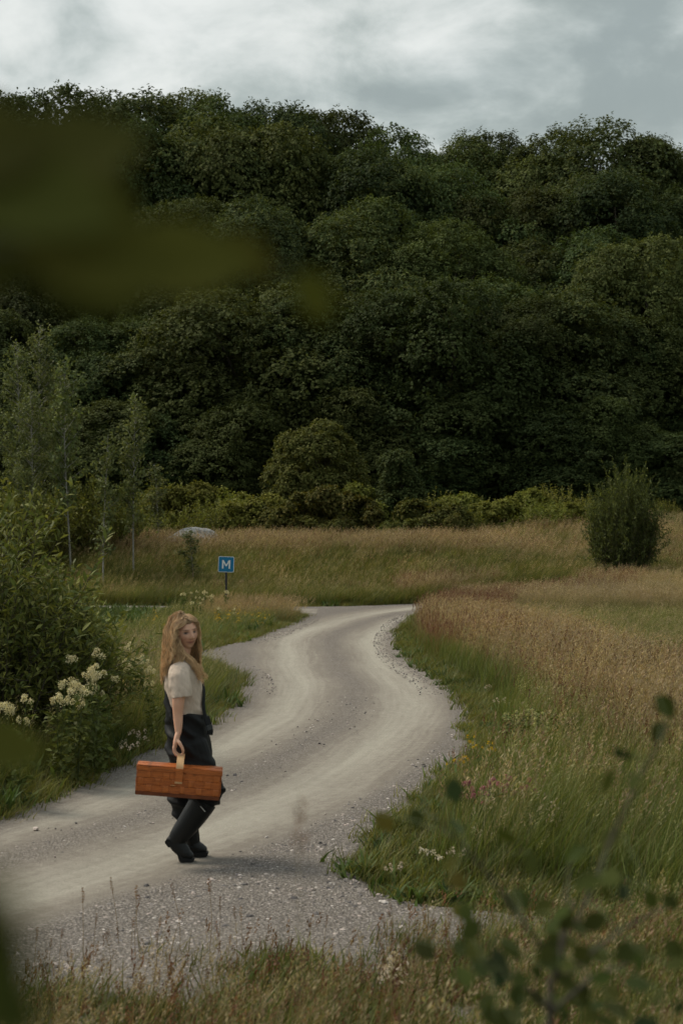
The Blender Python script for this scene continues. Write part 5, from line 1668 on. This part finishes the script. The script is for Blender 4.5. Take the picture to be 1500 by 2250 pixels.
def place_flower(name, meshes, px, Y, scale, rz, label, cat, group):
    X = (px - MID) / FPX * Y
    e = empty(name, (X, Y, float(height(np.array([X]), np.array([Y]))[0])), rz)
    e.scale = (scale,) * 3
    tag(e, label, cat, group)
    link('stem', meshes[0], e); tag(link('foliage', meshes[1], e), kind='stuff')
    for h in meshes[2]: link('flower_head', h, e)
    return e


MS = [meadowsweet(301 + i, 1.0, [4, 3, 5][i], 0.14) for i in range(3)]
for i, (px, top, Y) in enumerate([(150, 1475, 15.9), (192, 1437, 16.3), (212, 1460, 16.0), (128, 1508, 15.5), (232, 1485, 16.6), (170, 1500, 15.6)]):
    place_flower('meadowsweet', MS[i % 3], px, Y, CAM_H - (top - HORIZON) / FPX * Y, i * 1.3, 'creamy white meadowsweet plant in bloom before the rounded willow shrub', 'flower', 'meadowsweet before the willows')
for i, (px, top, Y) in enumerate([(8, 1530, 14.6), (34, 1538, 14.4)]):
    place_flower('meadowsweet', MS[i], px, Y, CAM_H - (top - HORIZON) / FPX * Y, i * 2.0, 'low creamy meadowsweet plant under the tallest willow shrub', 'flower', 'meadowsweet under the tallest willow')
for i, (px, top, Y) in enumerate([(288, 1418, 20.5), (318, 1440, 19.8), (268, 1442, 19.5), (335, 1470, 18.6)]):
    place_flower('meadowsweet', MS[(i + 1) % 3], px, Y, CAM_H - (top - HORIZON) / FPX * Y, i * 2.0, 'small meadowsweet plant in the verge grass behind the woman', 'flower', 'meadowsweet behind the woman')
for i, (px, top, Y) in enumerate([(402, 1298, 42), (428, 1300, 41), (452, 1297, 42), (424, 1318, 40), (441, 1314, 39.5), (463, 1306, 41.5), (495, 1293, 42.5), (516, 1338, 38), (482, 1334, 39)]):
    place_flower('meadowsweet', MS[i % 3], px, Y, CAM_H - (top - HORIZON) / FPX * Y, i * 0.9, 'creamy meadowsweet plant growing around the blue sign', 'flower', 'meadowsweet around the sign')
PB = [meadowsweet(311 + i, 0.5, 8, 0.18, 6, 0.016, (0.58, 0.57, 0.30), True) for i in range(2)]
for i, (px, top, Y) in enumerate([(1130, 1560, 17.6), (1168, 1548, 17.9), (1198, 1552, 17.7), (1215, 1560, 17.4)]):
    place_flower('bedstraw', PB[i % 2], px, Y, (CAM_H - (top - HORIZON) / FPX * Y) / 0.5, i * 1.1, 'pale yellow flowered bedstraw spikes in the right meadow', 'flower', 'bedstraw in the right meadow')


def thistle(seed, H, nh):
    rng = np.random.default_rng(seed)
    st = []; rd = []; hs = []; LV = []
    for i in range(nh):
        tip = np.array([rng.normal(0, 0.13), rng.normal(0, 0.10), H * rng.uniform(0.75, 1.05)])
        path = catmull(np.array([[tip[0] * 0.2, tip[1] * 0.2, -0.02], [tip[0] * 0.6, tip[1] * 0.6, H * 0.5], tip]), 7)
        st.append(path); rd.append(np.linspace(0.0035, 0.002, 7))
        hs.append(blossom(rng, tip, 0.015, 60, 0.015, (0.42, 0.16, 0.22)))
        q = rng.uniform(0.1, 0.9, 8)
        pts = np.stack([np.interp(q, np.linspace(0, 1, 7), path[:, j]) for j in range(3)], 1)
        V, Fq = leaf_quads(rng, pts, norm(rng.normal(0, 1, (8, 3)) + np.array([0, 0, 0.4])), 0.07, 0.016, 0.4, 0.2)
        LV.append((V, Fq, leaf_cols(rng, 8, (0.06, 0.085, 0.03), 0.2)))
    tv, tf = tubes(st, rd, 4)
    J = join(LV)
    return npmesh('stem', tv, tf, MAT_STEM), npmesh('foliage', J[0], J[1], MAT_LEAF, J[2]), [npmesh('flower_head', v, f, MAT_FLOWER, c) for v, f, c in hs]


TH = [thistle(321, 0.45, 9), thistle(322, 0.45, 8)]
for i, (px, top, Y) in enumerate([(1060, 1722, 13.2), (1092, 1716, 13.3), (1128, 1718, 13.4), (1042, 1742, 13.0)]):
    place_flower('knapweed', TH[i % 2], px, Y, (CAM_H - (top - HORIZON) / FPX * Y) / 0.45, i * 1.4, 'pink flowered knapweed clump by the right edge of the road', 'flower', 'pink knapweed by the road')

# tiny flowers nobody could count
def floret(seed, H, color, r):
    rng = np.random.default_rng(seed)
    P_ = []
    for i in range(5):
        c = np.array([rng.normal(0, 0.05), rng.normal(0, 0.05), H * rng.uniform(0.75, 1.05)])
        P_.append(blossom(rng, c, r, 14, r * 1.1, color))
        v, f, cc, *_ = blades(rng, 1, 0.001, c[2], c[2], 0.004, 0.05, GREEN, GREEN, 0.1, 3, lean=(0, 0)); P_.append((v + np.array([c[0], c[1], 0]), f, cc))
    J = join(P_)
    return npmesh('floret', J[0], J[1], MAT_FLOWER, J[2])


def flower_scatter(name, boxes, protos, smin, smax, label, cat, seed):
    rng = np.random.default_rng(seed); pts = []
    for (x0, x1, y0, y1, n) in boxes:
        for _ in range(n):
            pts.append(gp(rng.uniform(x0, x1), rng.uniform(y0, y1)))
    pts = np.array(pts); n = len(pts)
    s_ = rng.uniform(smin, smax, (n, 1)) * np.ones((1, 3))
    scatter(name, np.column_stack([pts, height(pts[:, 0], pts[:, 1])]), np.column_stack([np.zeros((n, 2)), rng.uniform(0, 6, n)]), s_, np.ones((n, 3)), protos, rng.integers(0, len(protos), n), label, cat)


flower_scatter('yellow_flowers', [(470, 600, 1368, 1392, 34), (300, 420, 1336, 1340, 0), (250, 480, 1372, 1400, 16), (990, 1100, 1690, 1780, 6)],
               [floret(401, 0.42, (0.62, 0.40, 0.02), 0.012), floret(402, 0.36, (0.58, 0.36, 0.02), 0.011)], 0.6, 1.0, 'tiny yellow flowers sprinkled through the grass', 'flowers', 5)
flower_scatter('clover_flowers', [(1000, 1110, 1900, 1945, 6), (860, 960, 1935, 1965, 2), (1060, 1250, 1800, 1900, 6), (840, 900, 2205, 2240, 3), (60, 330, 1640, 1700, 9), (1000, 1450, 1480, 1700, 10)],
               [floret(411, 0.2, (0.62, 0.52, 0.44), 0.013), floret(412, 0.24, (0.66, 0.60, 0.50), 0.012)], 0.7, 1.2, 'tiny pale clover flowers in the verge grass', 'flowers', 6)

# ------------------------------------------------------------------ single seed stalks standing in the foreground
stk = []
for i in range(4):
    rng = np.random.default_rng(600 + i)
    path = catmull(np.array([[0, 0, -0.03], [0.01 * rng.normal(), 0.01, 0.2], [0.025 * rng.normal() + 0.015, 0, 0.40]]), 8)
    tv, tf = tubes([path], [np.linspace(0.0022, 0.0014, 8)], 5)
    d = norm(path[-1] - path[-2])[None]
    v, f, c = heads(rng, path[-1][None] - d * 0.055, d, 0.085, 0.016, [(0.20, 0.105, 0.055), (0.15, 0.08, 0.045), (0.26, 0.15, 0.075), (0.13, 0.06, 0.04)][i], 46, 'spike')
    stk.append((npmesh('stem', tv, tf, simple_mat('dry_stem', (0.22, 0.15, 0.07), 0.8, 0.2, 20)), npmesh('seed_head', v, f, MAT_FLOWER, c)))
rng = np.random.default_rng(61)
for i, (px, py) in enumerate([(183, 1948), (262, 1926), (308, 1945), (300, 1965), (293, 2015), (205, 2010), (345, 2012), (395, 1940), (460, 1930), (480, 1968), (540, 1995), (130, 2038), (80, 2040), (112, 2065), (160, 2085),
                              (240, 2050), (340, 2040), (550, 2070), (600, 2055), (680, 2085), (520, 1985), (710, 2015), (500, 2050), (640, 2150), (860, 2010), (890, 2005), (915, 2008), (935, 2012), (960, 2020), (990, 2008), (1020, 2012), (700, 2180), (860, 2190), (780, 2110), (590, 2200), (450, 2160)]):
    Y = 9.6 - (py - 1940) * 0.0048 + rng.uniform(-0.15, 0.15)
    top = CAM_H - (py - HORIZON) / FPX * Y
    s_ = max(0.2, top - float(height(np.array([0.0]), np.array([Y]))[0])) / 0.43
    e = empty('grass_stalk', ((px - MID) / FPX * Y, Y, 0.0), rng.uniform(-0.8, 0.8))
    e.scale = (max(0.75, s_),) * 2 + (s_,); e.rotation_euler = (rng.normal(0, 0.06), rng.normal(0.03, 0.08), rng.uniform(0, 6))
    tag(e, 'single brown grass stalk with a dense seed head rising from the gravel', 'grass stalk', 'seed stalks on the gravel')
    k = stk[i % 4]
    link('stem', k[0], e); link('seed_head', k[1], e)

# ------------------------------------------------------------------ sapling close to the camera, right
MAT_NEAR = leaf_mat('near_leaf', 0.25, 0.8, 0.5, 0.05, hue=0.05)
NL = [leaf_mesh('leaf', 0.034, 0.025, MAT_NEAR, c_, 0.15, 0.1, 0.1) for c_ in ((0.055, 0.068, 0.018), (0.042, 0.054, 0.018), (0.040, 0.056, 0.026), (0.095, 0.09, 0.02))]
gz = float(height(np.array([0.25]), np.array([2.25]))[0])
sap = empty('leafy_sapling', (0.255, 2.25, gz - 0.02))
tag(sap, 'blurred young sapling with small rounded dark leaves close in front of the meadow', 'sapling')
base_ = np.array([0.255, 2.25, gz - 0.02])
LEAVES = [(1440, 1615, 0), (1468, 1560, 0), (1375, 1655, 2), (1330, 1725, 0), (1388, 1724, 0), (1330, 1846, 0), (940, 1738, 1), (1000, 1748, 2), (914, 1806, 0), (1006, 1820, 1), (1106, 1832, 0), (1168, 1905, 0), (1256, 1880, 0), (852, 1810, 3),
          (996, 1894, 3), (1012, 1942, 3), (1128, 1992, 0), (1200, 1988, 0), (1246, 1975, 1), (1368, 1966, 2), (1430, 1986, 0), (1478, 1986, 0), (1280, 1942, 0), (1082, 2062, 2), (1130, 2092, 0), (1200, 2082, 0), (1274, 2042, 1), (1060, 2132, 1),
          (1096, 2152, 2), (1290, 2112, 0), (1322, 2100, 0), (1408, 2090, 1), (1402, 2122, 0), (1182, 2142, 0), (1250, 2162, 0), (1312, 2150, 0), (1172, 2190, 0), (1306, 2212, 1), (1062, 2210, 0), (1142, 2232, 1), (1240, 2236, 0), (1492, 2208, 2),
          (1215, 2035, 0), (1160, 2055, 0), (1345, 2185, 0), (1220, 2110, 1), (1100, 2240, 0), (1380, 2235, 0), (1470, 2130, 0), (1190, 2240, 0), (1020, 2090, 0), (1280, 2200, 0), (1150, 2150, 0), (1245, 2010, 0), (1010, 2005, 3), (1315, 2020, 0)]
rng = np.random.default_rng(77)
LEAVES += [(px + rng.normal(0, 55), py + rng.normal(15, 45), c_ % 3) for (px, py, c_) in LEAVES if py > 1960]
tops = {'a': at(1468, 1590, 2.25), 'b': at(930, 1770, 2.2), 'c': at(1250, 1900, 2.3), 'd': at(1470, 1990, 2.35), 'e': at(1060, 2120, 2.15), 'f': at(1400, 2110, 2.4)}
fork = {'a': at(1265, 2030, 2.25), 'b': at(1215, 2120, 2.25), 'c': at(1225, 2150, 2.25), 'd': at(1225, 2160, 2.25), 'e': at(1215, 2230, 2.25), 'f': at(1215, 2220, 2.25)}
paths = [catmull(np.array([[0, 0, 0], list(np.array(at(1205, 2330, 2.25)) - base_), list(np.array(at(1222, 2140, 2.25)) - base_), list(np.array(at(1262, 1980, 2.25)) - base_)]), 14)]
radii = [np.linspace(0.006, 0.0022, 14)]
for k in tops:
    f_ = np.array(fork[k]) - base_; tp = np.array(tops[k]) - base_
    paths.append(catmull(np.array([f_, f_ * 0.5 + tp * 0.5 + np.array([0, 0, 0.012]), tp]), 10)); radii.append(np.linspace(0.003, 0.0011, 10))
tv, tf = tubes(paths, radii, 6)
link('stem', npmesh('stem', tv, tf, MAT_BARK, smooth=True), sap)
allp = np.concatenate(paths)
for (px, py, c_) in LEAVES:
    Y = 2.25 + rng.uniform(-0.22, 0.25)
    p_ = np.array(at(px, py, Y)) - base_
    q = allp[np.argmin(np.linalg.norm((allp - p_) * np.array([1, 0.5, 1]), axis=1))]
    d = norm(np.array([rng.normal(0, 0.6), -0.35 + rng.normal(0, 0.3), rng.normal(-0.3, 0.5)]))
    s_ = rng.uniform(0.65, 1.15)
    o = link('leaf', NL[c_], sap)
    root = p_ - d * 0.023 * s_
    o.location = root; o.scale = (s_,) * 3; o.rotation_mode = 'QUATERNION'
    o.rotation_quaternion = orient(d, (rng.normal(0, 0.5), -0.75, 0.55))
    tv, tf = tubes([catmull(np.array([q, q * 0.5 + root * 0.5 + np.array([0, 0, 0.006]), root]), 6)], [np.full(6, 0.0007)], 4)
    link('twig', npmesh('twig', tv, tf, MAT_STEM), sap)

# ------------------------------------------------------------------ bush right beside the lens, left
gz = float(height(np.array([-0.1]), np.array([0.3]))[0])
B0 = np.array([-0.21, 0.62, gz - 0.02])
nb = empty('leafy_branch', B0)
tag(nb, 'dark leafy bush right beside the camera, blurred beyond recognition', 'bush')
BL = [leaf_mesh('leaf', 0.030, 0.021, MAT_NEAR, c_, 0.15, 0.1, 0.05) for c_ in ((0.075, 0.080, 0.016), (0.10, 0.105, 0.020), (0.062, 0.068, 0.016))]
# picture place, depth, leaf colour, direction in the picture (degrees), size
NEAR = [(150, 330, 0.27, 2, -20, 0.85), (60, 420, 0.26, 2, 10, 0.95), (200, 440, 0.28, 2, 35, 0.75), (230, 560, 0.27, 1, 5, 0.9), (400, 570, 0.29, 1, -5, 0.85), (180, 620, 0.28, 0, 20, 0.7), (545, 560, 0.31, 0, 35, 0.42), (690, 650, 0.33, 0, 60, 0.40),
        (20, 1640, 0.42, 0, 10, 0.62), (-15, 2120, 0.30, 2, 70, 0.8), (0, 2200, 0.29, 2, 40, 0.8), (-60, 2060, 0.30, 2, 80, 1.0), (-90, 300, 0.26, 2, 0, 1.0), (-130, 560, 0.27, 0, 0, 1.0), (-150, 1650, 0.42, 0, 0, 1.0)]
mainp = catmull(np.array([[0, 0, 0], [0.0, 0.0, 0.7], [0.005, -0.01, 1.3], [0.0, -0.03, 1.72]]), 16)
link('stem', npmesh('stem', *tubes([mainp], [np.linspace(0.006, 0.002, 16)], 6), MAT_BARK, smooth=True), nb)
for (px, py, Y, c_, ang, sz) in NEAR:
    k_ = 1.1 if py > 1900 else 2.15
    Y *= k_; sz *= k_ * 0.93
    p_ = np.array(at(px, py, Y)) - B0
    d = np.array([math.cos(R(ang)), 0.12, -math.sin(R(ang))])
    root = p_ - d * 0.015 * sz
    o = link('leaf', BL[c_], nb); o.location = root; o.scale = (sz,) * 3; o.rotation_mode = 'QUATERNION'
    o.rotation_quaternion = orient(d, (0.1, -0.85, 0.5))
    q = mainp[np.argmin(np.abs(mainp[:, 2] - (root[2] - 0.02)))]
    link('twig', npmesh('twig', *tubes([catmull(np.array([q, q * 0.5 + root * 0.5 + np.array([0, 0, 0.004]), root]), 6)], [np.full(6, 0.0006)], 4), MAT_STEM), nb)
# blurred grass head swaying close to the lens
gp_ = at(655, 1790, 2.1); gz = float(height(np.array([gp_.x]), np.array([2.1]))[0])
e = empty('grass_stalk', (gp_.x, 2.1, gz - 0.02)); tag(e, 'blurred pinkish grass head hanging in front of the gravel shoulder', 'grass stalk')
hh = gp_.z - gz
path = catmull(np.array([[0, 0, 0], [0.005, 0, hh * 0.6], [0, 0, hh]]), 10)
link('stem', npmesh('stem', *tubes([path], [np.full(10, 0.0006)], 5), simple_mat('thin_stem', (0.25, 0.2, 0.12), 0.8, 0.2, 20)), e)
v, f, c = heads(np.random.default_rng(9), path[-1][None] - np.array([[0, 0, 0.02]]), np.array([[0.1, 0, 1.0]]), 0.05, 0.014, (0.20, 0.12, 0.09), 26)
link('seed_head', npmesh('seed_head', v, f, MAT_FLOWER, c), e)
